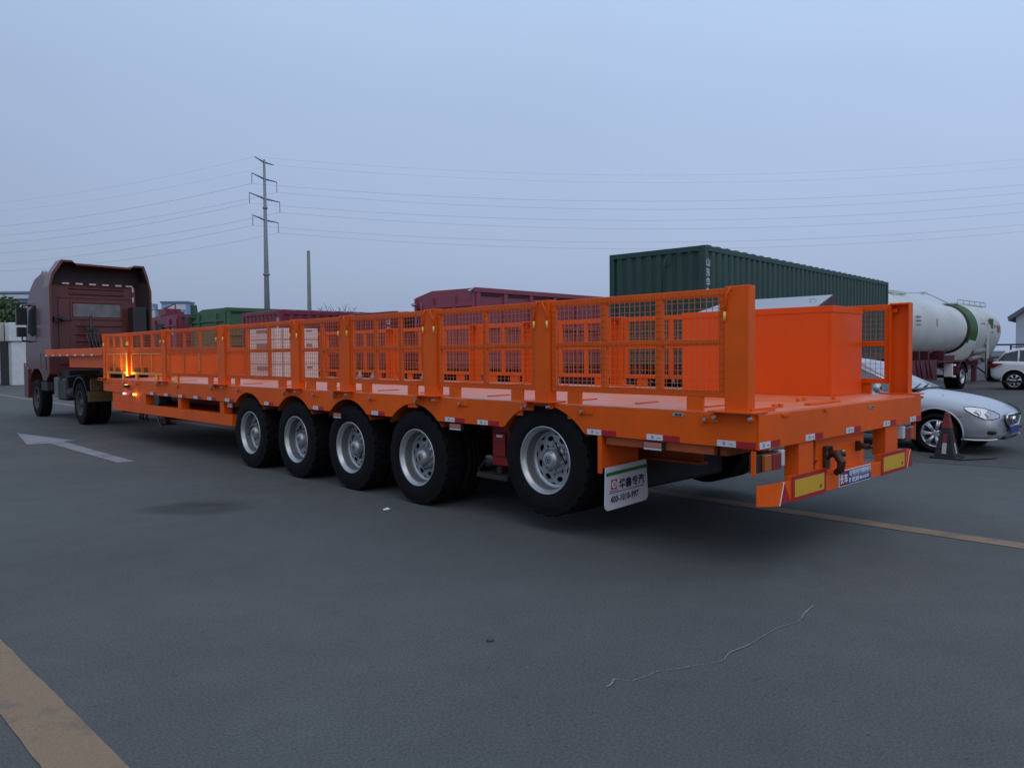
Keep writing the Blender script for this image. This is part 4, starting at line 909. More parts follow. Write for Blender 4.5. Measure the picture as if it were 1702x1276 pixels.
# ------------------------------------------------------------------ bulk tank trailers
def tank(name, label, loc, prof, zc, ends, rz=0.0, squash=1.0, vee=False):
    P = thing(name, label, 'tank trailer', loc, rz)
    n = 48; b = MB(); vs = []; fs = []
    for a, r in prof:
        for k in range(n):
            t = 2*PI*k/n; y = r*math.cos(t); z = r*math.sin(t)
            if vee and z < 0: z = z*(1+0.55*math.cos(t*1.0+PI/2)**2*0.9); 
            vs.append((a, y, zc+z))
    for i in range(len(prof)-1):
        for k in range(n): fs.append((i*n+k, i*n+(k+1) % n, (i+1)*n+(k+1) % n, (i+1)*n+k))
    b.add(vs, fs, True)
    o = b.build('tank_shell', [TANKW, TANKG], P)
    if ends:
        for p in o.data.polygons:
            c = sum((o.data.vertices[i].co.x for i in p.vertices))/len(p.vertices)
            zc_ = sum((o.data.vertices[i].co.z for i in p.vertices))/len(p.vertices)
            if c < ends and zc_ > 2.05: p.material_index = 1
    return P
ta = tank('cement_tank_trailer', 'nearer white cement tank trailer on maroon chassis, right of the green box trailer', (24.0, 8.75, 0), [(-0.6, 0.01), (-0.55, 0.35), (-0.4, 0.7), (-0.1, 1.0), (0.3, 1.18), (0.8, 1.25), (0.83, 1.27), (0.88, 1.25), (3.5, 1.27), (6.3, 1.16), (8.1, 1.00), (8.15, 1.03), (8.22, 1.03), (8.25, 0.97), (8.4, 0.7), (8.5, 0.01)], 2.55, None)
b = MB(); b.lathe([(8.23, 1.02), (8.23, 1.08), (8.45, 1.10), (8.45, 0.9)], (0, 0, 2.55), 'X', 48); b.build('end_ring', CHAS, ta)
b = MB(); b.box(1.5, 3.0, -0.35, 0.35, 3.80, 3.90); b.tube([(1.0, -0.5, 3.72), (4.6, -0.5, 3.95), (7.5, -0.45, 3.65)], 0.025); b.box(4.4, 4.6, -0.55, -0.4, 3.86, 3.98); b.build('top_walkway', TANKW, ta)
b = MB(); b.box(0.5, 8.2, -0.55, -0.4, 1.0, 1.4); b.box(0.5, 8.2, 0.4, 0.55, 1.0, 1.4); b.box(1.0, 3.9, -1.2, -1.12, 0.45, 1.25); b.box(3.9, 6.6, -1.24, -1.0, 1.14, 1.20)
for x in (1.2, 2.2, 3.2, 5.0): b.prism([(x, 0.9), (x+0.12, 0.9), (x+0.12, 1.6), (x, 1.6)], -1.1, 1.1, 'XZ')
for x in (1.6, 2.0, 2.6, 3.0): b.tube([(x, -1.22, 1.25), (x+0.2, -1.24, 0.55)], 0.025)
b.build('chassis_beam', CHRED, ta)
b = MB(); b.cur = 0; b.box(5.55, 5.65, -1.25, -0.95, 0.55, 1.08); b.box(5.75, 6.0, -1.26, -1.2, 0.98, 1.06); b.box(5.75, 6.0, -1.26, -1.2, 0.52, 0.60); b.build('guard_board', INKW, ta)
b = MB(); b.box(0.5, 8.3, -1.0, -0.98, 2.16, 2.17)
b.build('seam', mat('seam_rust', (0.25, 0.15, 0.12), 0.7), ta)
b = MB()
for k in range(3): b.box(1.4, 1.9, -1.262, -1.255, 2.85-0.15*k, 2.90-0.15*k)
b.box(3.6, 3.66, -1.28, -1.272, 2.55, 2.85)
b.build('faded_marking', mat('faded_red', (0.30, 0.14, 0.12), 0.7), ta)
w_ = plain_wheel(ta, (6.9, -1.25, 0.52), 0.52, 0.27, 0.30, RIM, rz=PI/2, dual=True)
c = copy_tree(w_, ta, (6.9, 1.25, 0.52)); c.rotation_euler = (0, 0, -PI/2)
b = MB(); b.tube([(6.9, -1.1, 0.52), (6.9, 1.1, 0.52)], 0.07, 8); b.build('axle', CHAS, ta)
b = MB(); b.prism([(6.9+0.62*math.cos(math.radians(a)), 0.55+0.62*math.sin(math.radians(a))) for a in range(10, 171, 10)]+[(6.9+0.66*math.cos(math.radians(a)), 0.55+0.66*math.sin(math.radians(a))) for a in range(170, 9, -10)], -1.28, -0.7, 'XZ'); b.build('mudguard', CHRED, ta)
tb = tank('cement_tank_trailer', 'farther white cement tank trailer with green end cap and green lettering', (35.9, 9.75, 0), [(-0.3, 0.01), (-0.25, 0.5), (-0.1, 0.90), (0.1, 1.15), (0.3, 1.28), (0.5, 1.32), (0.55, 1.36), (0.62, 1.33), (3.6, 1.31), (5.0, 1.15), (5.7, 0.85), (5.8, 0.01)], 2.58, 0.42, vee=True)
b = MB(); b.box(0.3, 5.0, -0.45, 0.45, 3.83, 3.89)
for k in range(6): b.tube([(0.4+k*0.9, -0.45, 3.89), (0.4+k*0.9, -0.45, 4.05)], 0.02, 5)
b.tube([(0.4, -0.45, 4.05), (4.9, -0.45, 4.05)], 0.03, 5); b.box(2.0, 2.15, -1.34, -1.29, 1.2, 2.9); b.build('top_walkway', TANKW, tb)
b = MB(); b.box(0.4, 6.4, -0.5, -0.35, 1.0, 1.2); b.box(0.4, 6.4, 0.35, 0.5, 1.0, 1.2); b.box(0.6, 0.8, -1.2, -1.0, 0.1, 1.1); b.tube([(0.8, -1.1, 0.9), (2.8, -1.1, 0.4)], 0.04); b.box(0.5, 1.0, -1.2, 1.2, 0.9, 1.2); b.build('chassis_beam', CHRED, tb)
b = MB(); b.tube([(0.2, -1.1, 1.2), (1.4, -1.2, 1.3), (2.2, -1.1, 1.1)], 0.10, 8); b.tube([(2.3, -1.2, 0.2), (2.3, -1.2, 1.9)], 0.05, 6); b.tube([(0.7, -1.0, 1.5), (1.5, -1.3, 1.6)], 0.14, 8); b.build('blower_pipe', mat('pipe_grey', (0.22, 0.22, 0.2), 0.6), tb)
b = MB(); b.box(2.6, 3.0, -1.31, -1.285, 2.45, 3.15); b.box(2.35, 2.6, -1.31, -1.285, 2.9, 3.15); b.build('green_letter', TANKG, tb)
b = MB()
for k in range(3): b.box(1.1, 1.7, -1.30, -1.285, 2.85-0.2*k, 2.91-0.2*k)
for k in range(3): b.box(3.2+k*0.4, 3.42+k*0.4, -1.305, -1.285, 2.5, 2.85)
b.build('faded_marking', MATS['faded_red'], tb)
w2 = copy_tree(w_, tb, (4.6, -1.25, 0.52)); copy_tree(w_, tb, (5.8, -1.25, 0.52))

# ------------------------------------------------------------------ cars
def car(name, label, cat, loc, rz, L, Wd, H, paint, suv=False, wb=(0.98, 3.75), wr=0.33, glass=GLASS):
    """local frame: front at y=0, runs to y=L; side at x=0..Wd. Nose faces -Y."""
    P = thing(name, label, cat, loc, rz)
    Y = L
    bon = 1.02 if not suv else 1.12
    # stations: y, half width factor, z bottom, z belt(side shoulder), z top centre
    if not suv:
        st = [(0.0, 0.66, 0.30, 0.56, 0.63), (0.03, 0.78, 0.25, 0.60, 0.67), (0.12, 0.88, 0.21, 0.66, 0.74), (0.32, 0.955, 0.19, 0.73, 0.83), (0.65, 0.985, 0.19, 0.80, 0.91), (1.1, 1.0, 0.20, 0.87, 0.975), (2.0, 1.0, 0.21, 0.96, 1.07), (3.0, 1.0, 0.21, 0.99, 1.08), (4.0, 1.0, 0.22, 1.00, 1.10), (4.6, 0.97, 0.26, 0.98, 1.10), (Y-0.15, 0.90, 0.32, 0.90, 1.05), (Y, 0.78, 0.40, 0.80, 0.95)]
        gh = [(1.28, 0.99, 0.80), (2.15, 1.46, 0.68), (2.7, 1.55, 0.66), (3.3, 1.54, 0.66), (3.8, 1.42, 0.66), (4.5, 1.08, 0.78)]
    else:
        st = [(0.0, 0.7, 0.35, 0.72, 0.80), (0.10, 0.86, 0.28, 0.82, 0.95), (0.4, 0.95, 0.26, 0.95, 1.06), (0.9, 1.0, 0.26, 1.02, 1.12), (2.0, 1.0, 0.27, 1.06, 1.16), (3.4, 1.0, 0.28, 1.10, 1.2), (4.1, 0.98, 0.32, 1.14, 1.22), (Y-0.2, 0.93, 0.38, 1.12, 1.2), (Y, 0.86, 0.50, 1.0, 1.12)]
        gh = [(1.3, 1.10, 0.82), (2.0, 1.62, 0.74), (2.6, 1.72, 0.74), (3.6, 1.70, 0.72), (4.1, 1.58, 0.72), (4.45, 1.16, 0.78)]
    hw = Wd/2
    n = 0; b = MB(); vs = []; 
    sect = None
    for (y, k, zb, zs, zt) in st:
        w = hw*k
        ring = [(-0.70*w, zb), (-0.93*w, zb+0.04), (-0.985*w, zb+0.16), (-1.0*w, (zb+zs)/2), (-0.99*w, zs-0.10), (-0.965*w, zs-0.02), (-0.90*w, zs+(zt-zs)*0.35), (-0.6*w, zt-0.02*(1)), (-0.3*w, zt), (0, zt+0.005)]
        ring = ring+[(-x, z) for x, z in reversed(ring[:-1])]
        n = len(ring); vs += [(hw+x, y, z) for x, z in ring]
    fs = []
    for i in range(len(st)-1):
        for k in range(n): fs.append((i*n+k, i*n+(k+1) % n, (i+1)*n+(k+1) % n, (i+1)*n+k))
    fs += [tuple(range(n)), tuple(range((len(st)-1)*n, len(st)*n))]
    b.add(vs, fs, True); body = b.build('body', paint, P)
    sub = body.modifiers.new('s', 'SUBSURF'); sub.levels = 2; sub.render_levels = 2
    dg = bpy.context.evaluated_depsgraph_get(); dg.update(); me = bpy.data.meshes.new_from_object(body.evaluated_get(dg)); body.modifiers.clear(); body.data = me
    cut = []
    for wy in wb:
        for x0, x1 in ((-0.2, 0.34), (Wd-0.34, Wd+0.2)):
            c_ = MB(); c_.cyl((0, wy, wr), wr+0.075, x0, x1, 'X', 40); cut.append(c_.build('cutter', BLACK, P))
    boolcut(body, cut)
    for p in body.data.polygons: p.use_smooth = True
    md = body.modifiers.new('es', 'EDGE_SPLIT'); md.split_angle = math.radians(40)
    # wheel arch wells + lips
    for wy in wb:
        for x0, x1 in ((0.02, 0.34), (Wd-0.34, Wd-0.02)):
            b = MB(); b.lathe([(x0, wr+0.074), (x1, wr+0.074), (x1, 0.02)] if x0 < 1 else [(x1, wr+0.074), (x0, wr+0.074), (x0, 0.02)], (0, wy, wr), 'X', 32); b.build('wheel_well', BLACK, P)
        for x in (0.012, Wd-0.012):
            b = MB(); pp = [(x, wy+(wr+0.085)*math.cos(math.radians(a)), wr+(wr+0.085)*math.sin(math.radians(a))) for a in range(-8, 189, 7)]; b.tube(pp, 0.014, 6); b.build('arch_lip', paint, P)
    # greenhouse
    b = MB(); vs = []
    for (y, z, k) in gh:
        w = hw*k; zb_ = (0.95 if not suv else 1.05)
        vs += [(hw-min(w+0.13, hw*0.9), y, zb_), (hw-w-0.01, y, max(zb_+0.02, z-0.10)), (hw-w+0.10, y, z-0.02), (hw, y, z+0.015), (hw+w-0.10, y, z-0.02), (hw+w+0.01, y, max(zb_+0.02, z-0.10)), (hw+min(w+0.13, hw*0.9), y, zb_)]
    fs = []; m = 7
    for i in range(len(gh)-1):
        for k in range(m-1): fs.append((i*m+k, i*m+k+1, (i+1)*m+k+1, (i+1)*m+k))
    b.add(vs, fs, False); g_ = b.build('greenhouse', [glass, paint], P, 0.01)
    for p in g_.data.polygons:
        idx = list(p.vertices); k = min(i % m for i in idx); i = min(i//m for i in idx)
        if k in (1, 2, 3, 4) and 1 <= i < len(gh)-2: p.material_index = 1
    b = MB()
    for sx_ in (0, 1):
        prev = None; pts_ = []
        for i, (y, z, k) in enumerate(gh):
            v = vs[i*m+(1 if sx_ == 0 else 5)]; pts_.append(v)
        b.tube(pts_, 0.032, 6)
        for i in (2, 3): b.tube([vs[i*m+(0 if sx_ == 0 else 6)], vs[i*m+(1 if sx_ == 0 else 5)]], 0.035, 6)
    b.build('pillar', paint, P)
    # wheels
    f0 = None
    for wy in wb:
        for (x, rz_) in ((0.015, 0), (Wd-0.015, PI)):
            if f0 is None:
                f0 = thing('wheel', None, None); f0.parent = P; f0.location = (x, wy, wr)
                b = MB(); tyre_mesh(b, 0.0, 0.22, wr, wr*0.68, n=60, lugs=False); b.build('tyre', RUBBER, f0, fix=False)
                b = MB(); r = wr*0.68
                b.lathe([(0.03, r+0.003), (0.006, r+0.004), (0.006, r-0.010), (0.022, r-0.02), (0.12, r-0.035)], (0,0,0), 'X', 48)
                for k in range(7):
                    a = 2*PI*k/7
                    for da in (-0.10, 0.10):
                        a1 = a+da*0.2; a2 = a+da*0.9
                        p0 = Vector((0.020, 0.05*math.cos(a1), 0.05*math.sin(a1))); p1 = Vector((0.018, (r-0.012)*math.cos(a2), (r-0.012)*math.sin(a2)))
                        b.tube([p0, p1], [0.020, 0.019], 8)
                b.lathe([(0.05, 0.07), (0.012, 0.062), (0.006, 0.03), (0.005, 0.001)], (0,0,0), 'X', 24)
                b.build('rim', mat('alloy_rim', (0.55, 0.56, 0.60), 0.3, metal=0.6), f0, fix=False)
                b = MB(); b.lathe([(0.13, 0.001), (0.13, r-0.03)], (0,0,0), 'X', 32); b.build('brake_disc', RIMD, f0, fix=False)
            else:
                c_ = copy_tree(f0, P, (x, wy, wr)); c_.rotation_euler = (0.3*wy, 0, rz_)
    return P, body, vs, gh
sd, sb, _, _ = car('sedan', 'silver sedan parked beside the rear of the orange trailer, nose to the right', 'car', (8.25, 0.60, 0), 0, 4.75, 1.78, 1.5, SILVER, wb=(0.83, 3.60), wr=0.315, glass=GLASSL)
# sedan details on its right (-X) side and nose
for s, X in ((1, lambda a: a), (-1, lambda a: 1.78-a)):
    b = MB()
    outl = [(0.290, 0.020, 0.595), (0.180, 0.075, 0.570), (0.090, 0.17, 0.575), (0.045, 0.31, 0.640), (0.032, 0.42, 0.710), (0.050, 0.45, 0.755), (0.100, 0.36, 0.760), (0.180, 0.20, 0.735), (0.260, 0.09, 0.69), (0.315, 0.03, 0.64)]
    inner = [(x+0.03, y+0.02, z) for x, y, z in outl]
    vs = [(X(x-0.014), y-0.014, z) for x, y, z in outl]; cen = (X(0.10), 0.19, 0.655)
    b.add(vs+[cen], [(i, (i+1) % len(vs), len(vs)) for i in range(len(vs))], True)
    o = b.build('headlight', mat('headlight_glass', (0.42, 0.45, 0.48), 0.08, metal=0.3, coat=1.0), sd, fix=True)
    b = MB(); b.tube(vs+[vs[0]], 0.006, 5); b.build('headlight_rim', BLACKP, o)
    b = MB(); b.lathe([(-0.02, 0.045), (0.0, 0.05), (0.01, 0.04)], (X(0.085)-0.03*s, 0.25, 0.660), 'X', 16); b.lathe([(-0.02, 0.035), (0.0, 0.04), (0.01, 0.03)], (X(0.155)-0.03*s, 0.13, 0.640), 'X', 16); b.build('headlight_bulb', CHROME, o)
    b = MB(); b.box(min(X(0.12), X(0.21)), max(X(0.12), X(0.21)), 0.02, 0.14, 0.34, 0.40) ; b.build('fog_lamp', BLACKP, sd, 0.02)
    b = MB(); b.tube([(X(0.25), 0.03, 0.262), (X(0.11), 0.12, 0.255), (X(0.045), 0.30, 0.25), (X(0.02), 0.46, 0.255)], 0.013, 6); b.build('chrome_trim', INKW, sd)
    b = MB(); b.tube([(X(0.012), 0.45, 0.605), (X(0.006), 0.56, 0.600)], 0.004, 5); b.build('panel_gap', BLACKP, sd)
    b = MB(); b.lathe([(-0.06, 0.03), (-0.05, 0.07), (0.0, 0.09), (0.05, 0.06), (0.06, 0.01)], (X(-0.06), 1.70, 1.02), 'Y', 14); b.build('wing_mirror', SILVER, sd)
b = MB(); gx = [(-0.36, 0.625), (-0.39, 0.56), (-0.24, 0.44), (0.24, 0.44), (0.39, 0.56), (0.36, 0.625)]
b.prism([(0.89+x, z) for x, z in gx], -0.03, 0.06, 'XZ'); b.build('grille', mat('grille_dark', (0.06, 0.065, 0.07), 0.3, metal=0.5), sd, 0.01)
b = MB(); pts_ = [(0.89+x, -0.032, z) for x, z in gx]; b.tube(pts_+[pts_[0]], 0.016, 6); b.lathe([(-0.06, 0.001), (-0.06, 0.05), (-0.03, 0.055)], (0.89, 0, 0.54), 'Y', 20); b.build('grille_surround', CHROME, sd)
b = MB(); b.box(0.65, 1.13, -0.055, -0.035, 0.325, 0.435); o = b.build('number_plate', PLATEB, sd, 0.004)
b = MB(); b.box(0.55, 1.23, -0.01, 0.08, 0.235, 0.30); b.build('lower_intake', BLACKP, sd, 0.02)
b = MB(); b.tube([(0.40, 1.28, 1.0), (1.0, 1.38, 1.06)], 0.012, 5); b.tube([(0.8, 1.26, 1.01), (1.4, 1.38, 1.05)], 0.012, 5); b.box(0.25, 1.53, 1.20, 1.32, 0.985, 1.005); b.build('wiper', BLACKP, sd)
b = MB(); b.lathe([(0, 0.02), (0.005, 0.018), (0.006, 0.001)], (0.45, 0.85, 0.955), 'Z', 12); b.build('washer_jet', SILVER, sd)
sv, _, _, _ = car('parked_suv', 'white sport utility car at the far right edge beside the cement tanks', 'car', (31.1, 2.0, 0), 0, 4.65, 1.95, 1.75, CARW, suv=True, wb=(0.95, 3.70), wr=0.37)
b = MB()
outl = [(-0.012, 4.10, 1.02), (-0.012, 4.25, 0.98), (0.02, 4.45, 0.88), (0.10, 4.62, 0.88), (0.20, 4.69, 1.06), (0.03, 4.50, 1.08), (-0.012, 4.12, 1.06)]
b.add([(x, y, z) for x, y, z in outl]+[(0.0, 4.4, 1.0)], [(i, (i+1) % 7, 7) for i in range(7)]); b.build('tail_light', LENSR, sv)
b = MB(); b.box(-0.006, 0.0, 0.9, 4.6, 0.30, 0.36); b.tube([(0.02, 1.5, 1.72), (0.25, 3.9, 1.73)], 0.02, 5); b.build('side_trim', BLACKP, sv)

# ------------------------------------------------------------------ cone
cn = thing('traffic_cone', 'worn black and red square traffic cone in front of the silver sedan', 'traffic cone', (7.80, 1.12, 0))
b = MB(); b.box(-0.19, 0.19, -0.19, 0.19, 0.004, 0.035); b.build('base', CONEB, cn, 0.01)
def fr(b, z0, z1, o=0.0):
    f = lambda z: 0.145-0.118*(z/0.66)+o
    a, c_ = f(z0), f(z1)
    b.add([(-a,-a,z0),(a,-a,z0),(a,a,z0),(-a,a,z0),(-c_,-c_,z1),(c_,-c_,z1),(c_,c_,z1),(-c_,c_,z1)], [(0,3,2,1),(4,5,6,7),(0,1,5,4),(1,2,6,5),(2,3,7,6),(3,0,4,7)])
b = MB(); fr(b, 0.035, 0.56); b.build('body', CONEB, cn, 0.006)
b = MB(); fr(b, 0.561, 0.66, 0.004); b.box(-0.034, 0.034, -0.034, 0.034, 0.661, 0.685); fr(b, 0.46, 0.56, 0.003); b.build('red_top', CONER, cn, 0.004)
b = MB()
def fpl(z0, z1, m_, nm, hw_=0.03):
    b = MB(); f = lambda z: 0.145-0.118*(z/0.66)+0.004
    b.add([(-f(z0), -hw_, z0), (-f(z0), hw_, z0), (-f(z1), hw_, z1), (-f(z1), -hw_, z1)], [(0,1,2,3)]); b.add([(-hw_, -f(z0), z0), (hw_, -f(z0), z0), (hw_, -f(z1), z1), (-hw_, -f(z1), z1)], [(0,1,2,3)]); b.build(nm, m_, cn)
fpl(0.08, 0.24, mat('dull_white', (0.40, 0.41, 0.42), 0.6), 'white_reflector'); fpl(0.245, 0.38, CONER, 'red_reflector')
b = MB(); b.tube([(7.55, 0.9, 0.02), (7.75, 0.78, 0.015), (8.0, 0.62, 0.018), (8.2, 0.55, 0.015)], 0.012, 5)
tag(b.build('rubber_strip', BLACK), 'thin black strip lying on the ground in front of the cone', 'rubber strip')
# small litter on the road
b = MB(); b.add([(-0.43, 4.02, 0.008), (-0.36, 4.00, 0.012), (-0.34, 4.06, 0.02), (-0.41, 4.07, 0.01), (-0.38, 4.035, 0.03)], [(0,1,4), (1,2,4), (2,3,4), (3,0,4)])
tag(b.build('paper_scrap', INKW), 'small scrap of white paper on the road near the wheels', 'litter')
b = MB(); b.lathe([(0.0, 0.001), (0.0, 0.022), (0.012, 0.018), (0.016, 0.001)], (-2.126, 0.499, 0.004), 'Z', 8); tag(b.build('pebble', mat('brown_stone', (0.10, 0.07, 0.06), 0.8)), 'small brown stone lying in the middle of the open road', 'stone')

# ------------------------------------------------------------------ far left: guardhouse, trees, elevated railway
G = thing('guardhouse', 'white gatehouse wall beyond the tractor cab at the left edge', 'building', (5.3, 52.0, 0))
b = MB(); b.box(0.18, 7.5, -1.2, 4.0, 0.0, 2.58); b.build('wall', HUTW, G, 0.03)
b = MB(); b.box(0.05, 8.0, -1.3, 4.2, 2.62, 3.72); b.build('parapet', HUTW, G, 0.03)
b = MB(); b.box(0.25, 7.4, -1.1, 3.9, 2.581, 2.619); b.box(0.9, 1.9, -1.36, -1.301, 2.75, 2.84); b.build('ledge', CONC, G)
b = MB(); b.box(-2.5, -0.25, 0.3, 0.5, 0.0, 2.6); b.box(-0.2, 0.15, -0.4, -0.1, 0, 2.58); b.build('dark_gate', mat('gate_dark', (0.03, 0.035, 0.04), 0.6), G)
b = MB(); b.box(-4.0, 0.0, -0.3, 1.0, 2.62, 3.74); b.build('gate_header', mat('beige_render', (0.42, 0.40, 0.34), 0.8, noise=0.06), G, 0.03)
def leafy_tree(name, label, x, y, h, r, seed, col, group=None, n=1500, ls=0.3, trunk=True):
    rnd = random.Random(seed); t = thing(name, label, 'tree', (x, y, 0), 0, group)
    b = MB(); b.tube([(0, 0, 0), (0.1, 0, h*0.3), (0.0, 0.1, h*0.6)], [0.05*r+0.08, 0.04*r+0.05, 0.03], 7)
    for k in range(6):
        a = k*1.05+rnd.random(); b.tube([(0.05, 0, h*(0.3+0.05*k)), (r*0.4*math.cos(a), r*0.4*math.sin(a), h*(0.5+0.05*k)), (r*0.75*math.cos(a), r*0.75*math.sin(a), h*(0.62+0.04*k))], [0.06, 0.04, 0.015], 5)
    b.build('trunk', BARK, t)
    cl = [(rnd.uniform(-.7, .7)*r, rnd.uniform(-.7, .7)*r, h*rnd.uniform(0.35, 0.88), r*rnd.uniform(0.3, 0.5)) for _ in range(14)]
    b = MB()
    for i in range(n):
        c_ = rnd.choice(cl); d = Vector((rnd.gauss(0, 1), rnd.gauss(0, 1), rnd.gauss(0, 1))).normalized()*c_[3]*rnd.uniform(0.55, 1.05)
        p = Vector((c_[0], c_[1], c_[2]))+d; u = Vector((rnd.uniform(-1, 1), rnd.uniform(-1, 1), rnd.uniform(-1, 1))).normalized(); v = u.cross(Vector((rnd.random(), rnd.random(), rnd.random()))).normalized(); s = ls*rnd.uniform(.6, 1.3)
        b.add([p-u*s, p-v*s*0.5, p+u*s, p+v*s*0.5], [(0, 1, 2, 3)])
    b.build('crown', col, t); return t
LEAF = mat('leaf_green', (0.095, 0.14, 0.060), 0.8, noise=0.35, scale=0.8)
LEAF2 = mat('leaf_olive', (0.12, 0.15, 0.07), 0.8, noise=0.35, scale=0.8)
LEAFD = mat('leaf_dark', (0.025, 0.045, 0.03), 0.8, noise=0.3, scale=0.8)
tl = ['leafy green tree cut by the left edge, above the beige gate header', 'leafy green tree above the white gatehouse, left of the cab mirror', 'leafy tree above the gatehouse, half hidden by the cab mirror']
for i, (x, y) in enumerate(((4.0, 84), (7.5, 82), (11.5, 79))):
    leafy_tree('broadleaf_tree', tl[i], x, y, 6.6-0.3*(i % 2), 3.4, 40+i, (LEAF, LEAF2, LEAF)[i], 'green trees behind the gatehouse', n=5500, ls=0.20)
V = thing('elevated_railway', 'pale elevated railway deck crossing the distance at the left edge', 'bridge')
b = MB(); p0 = Vector((56.6, 216.2, 0)); p1 = Vector((87.3, 186.0, 0)); d = (p1-p0).normalized(); nrm = Vector((-d.y, d.x, 0))
def beam(b, pa, pb, w, z0, z1):
    n_ = nrm*w/2; b.add([pa-n_+Vector((0,0,z0)), pb-n_+Vector((0,0,z0)), pb+n_+Vector((0,0,z0)), pa+n_+Vector((0,0,z0)), pa-n_+Vector((0,0,z1)), pb-n_+Vector((0,0,z1)), pb+n_+Vector((0,0,z1)), pa+n_+Vector((0,0,z1))], [(0,3,2,1),(4,5,6,7),(0,1,5,4),(1,2,6,5),(2,3,7,6),(3,0,4,7)])
p0 = p0-d*50; pe = p0+d*57
beam(b, p0, pe, 9, 16.5, 17.6); b.build('deck', PALEB, V)
b = MB(); beam(b, p0, pe, 9.4, 17.75, 18.3); beam(b, p0, pe, 8, 15.6, 16.49); b.build('parapet_rail', mat('rail_blue', (0.16, 0.22, 0.30), 0.6), V)
b = MB()
for k in range(3):
    b = MB(); c_ = p0+d*(2+k*20); beam(b, c_, c_+d*1.6, 3, 0, 15.59); b.build('pier', CONC, V)
# far buildings right of the cab
B1 = thing('factory_building', 'small pale blue flat-roofed factory building far off, right of the red cab', 'building', (142.8, 410.0, 0), math.radians(-44))
B1.scale = (1, 1, 1)
b = MB(); b.box(0, 13.0, 0, 9, 0, 29.0); b.build('wall', BLUEB, B1)
b = MB(); b.box(4.0, 12.5, -0.2, -0.002, 25.5, 28.2); b.box(4.0, 5.5, -0.2, -0.002, 4, 25.49); b.build('white_panel', PALEB, B1)
b = MB(); b.box(-0.5, 13.5, -0.5, 9.3, 29.01, 29.9); b.build('roof', mat('roof_blue', (0.10, 0.2, 0.32), 0.5), B1)
b = MB(); b.box(6.3, 8.3, -0.12, -0.002, 22.0, 24.5); b.box(9.5, 11.5, -0.12, -0.002, 22.0, 24.5); b.box(1.0, 3.0, -0.06, -0.002, 24.2, 26.8); b.build('window', GLASS, B1)
B2 = thing('warehouse_building', 'low pale grey warehouse in the distance against the right side of the red cab', 'building', (126.0, 424.0, 0), math.radians(-44))
b = MB(); b.box(0, 19, 0, 9, 0, 25.5); b.build('wall', PALEB, B2)
b = MB(); b.box(-0.3, 19.3, -0.3, 9, 25.51, 26.0); b.box(12, 18.0, 0.5, 6, 26.01, 28.8); b.build('roof', mat('roof_pale', (0.3, 0.38, 0.46), 0.6), B2)
b = MB()
for k in range(4): b.box(2.6+k*4, 5.0+k*4, -0.15, -0.001, 22.5, 24.0)
b.build('window', GLASS, B2)
# gabled shed at the far right
B3 = thing('gabled_shed', 'pale blue gabled shed cut by the right edge above the white car', 'building', (47.5, 6.0, 0), math.radians(8))
b = MB(); b.prism([(-9.2, 0), (3.4, 0), (3.4, 3.50), (-2.9, 8.0), (-9.2, 3.5)], 0, 14, 'YZ'); b.build('wall', mat('shed_wall', (0.40, 0.46, 0.53), 0.6, noise=0.05, scale=0.6), B3)
b = MB(); b.prism([(3.75, 3.27), (3.80, 3.50), (-2.9, 8.28), (-2.9, 8.02)], -0.3, 14.3, 'YZ'); b.prism([(-9.55, 3.27), (-9.6, 3.50), (-2.91, 8.28), (-2.91, 8.02)], -0.3, 14.3, 'YZ'); b.build('roof', ROOFG, B3)
FN = thing('yard_fence', 'dark pipe railing and clutter behind the tank trailers at right', 'fence', (44.5, 3.0, 0))
b = MB()
for k in range(14): b.tube([(0, -6+k*1.0, 0), (0, -6+k*1.0, 1.9)], 0.05, 5)
for z in (0.5, 1.2, 1.9): b.tube([(0, -6, z), (0, 7, z)], 0.05, 5)
b.build('railing', mat('rail_dark', (0.05, 0.055, 0.06), 0.6), FN)
leafy_tree('hedge_bush', 'dark bush behind the tank trailers, near the right edge', 43.5, 5.2, 1.9, 1.5, 77, LEAFD, n=2200, ls=0.09)

# ------------------------------------------------------------------ pylon, pole, cables
PX, PY = 65.7, 139.2
PY_ = thing('transmission_pylon', 'tall grey steel power pylon with four pairs of crossarms', 'pylon', (PX, PY, 0))
b = MB(); b.tube([(0, 0, 0), (0, 0, 39.4)], [0.66, 0.22], 14)
for z, r in ((17.2, 0.62), (30.0, 0.45)): b.tube([(0, 0, z), (0, 0, z+0.35)], r+0.04, 14)
b.build('pole', POLEM, PY_)
# arm direction: from near-left to far-right in the view
fw = Vector((0.693, 0.72, 0)); rt = Vector((0.72, -0.693, 0))
AD = (rt*0.47+fw*0.88).normalized()
ARM = [(38.9, 2.4, 2.4, 0), (35.7, 3.2, 3.2, 2.9), (31.9, 3.9, 3.9, 2.9), (27.8, 3.2, 3.4, 2.9)]
ends = []
for z, a, c_, ins in ARM:
    b = MB(); pL = -AD*a*1.0; pR = AD*c_
    b.tube([pL+Vector((0,0,z+0.55)), Vector((0,0,z)), pR+Vector((0,0,z+0.0))], [0.09, 0.20, 0.09], 6)
    b.build('crossarm', POLEM, PY_)
    for p in (pL+Vector((0,0,z+0.55)), pR+Vector((0,0,z))):
        if ins:
            b = MB(); b.tube([p, p-Vector((0, 0, ins-0.9))], 0.06, 6); b.build('insulator', mat('insulator_brown', (0.14, 0.13, 0.15), 0.4), PY_)
        ends.append(p-Vector((0, 0, ins-0.9 if ins else 0))+Vector((PX, PY, 0)))
CAB = mat('cable_grey', (0.24, 0.26, 0.30), 0.6)  # paler grey, the fading by haze is put into the colour
lv = ['topmost earth', 'top', 'middle', 'lowest']; 
offR = rt*166+fw*8; offL = -rt*150+fw*45
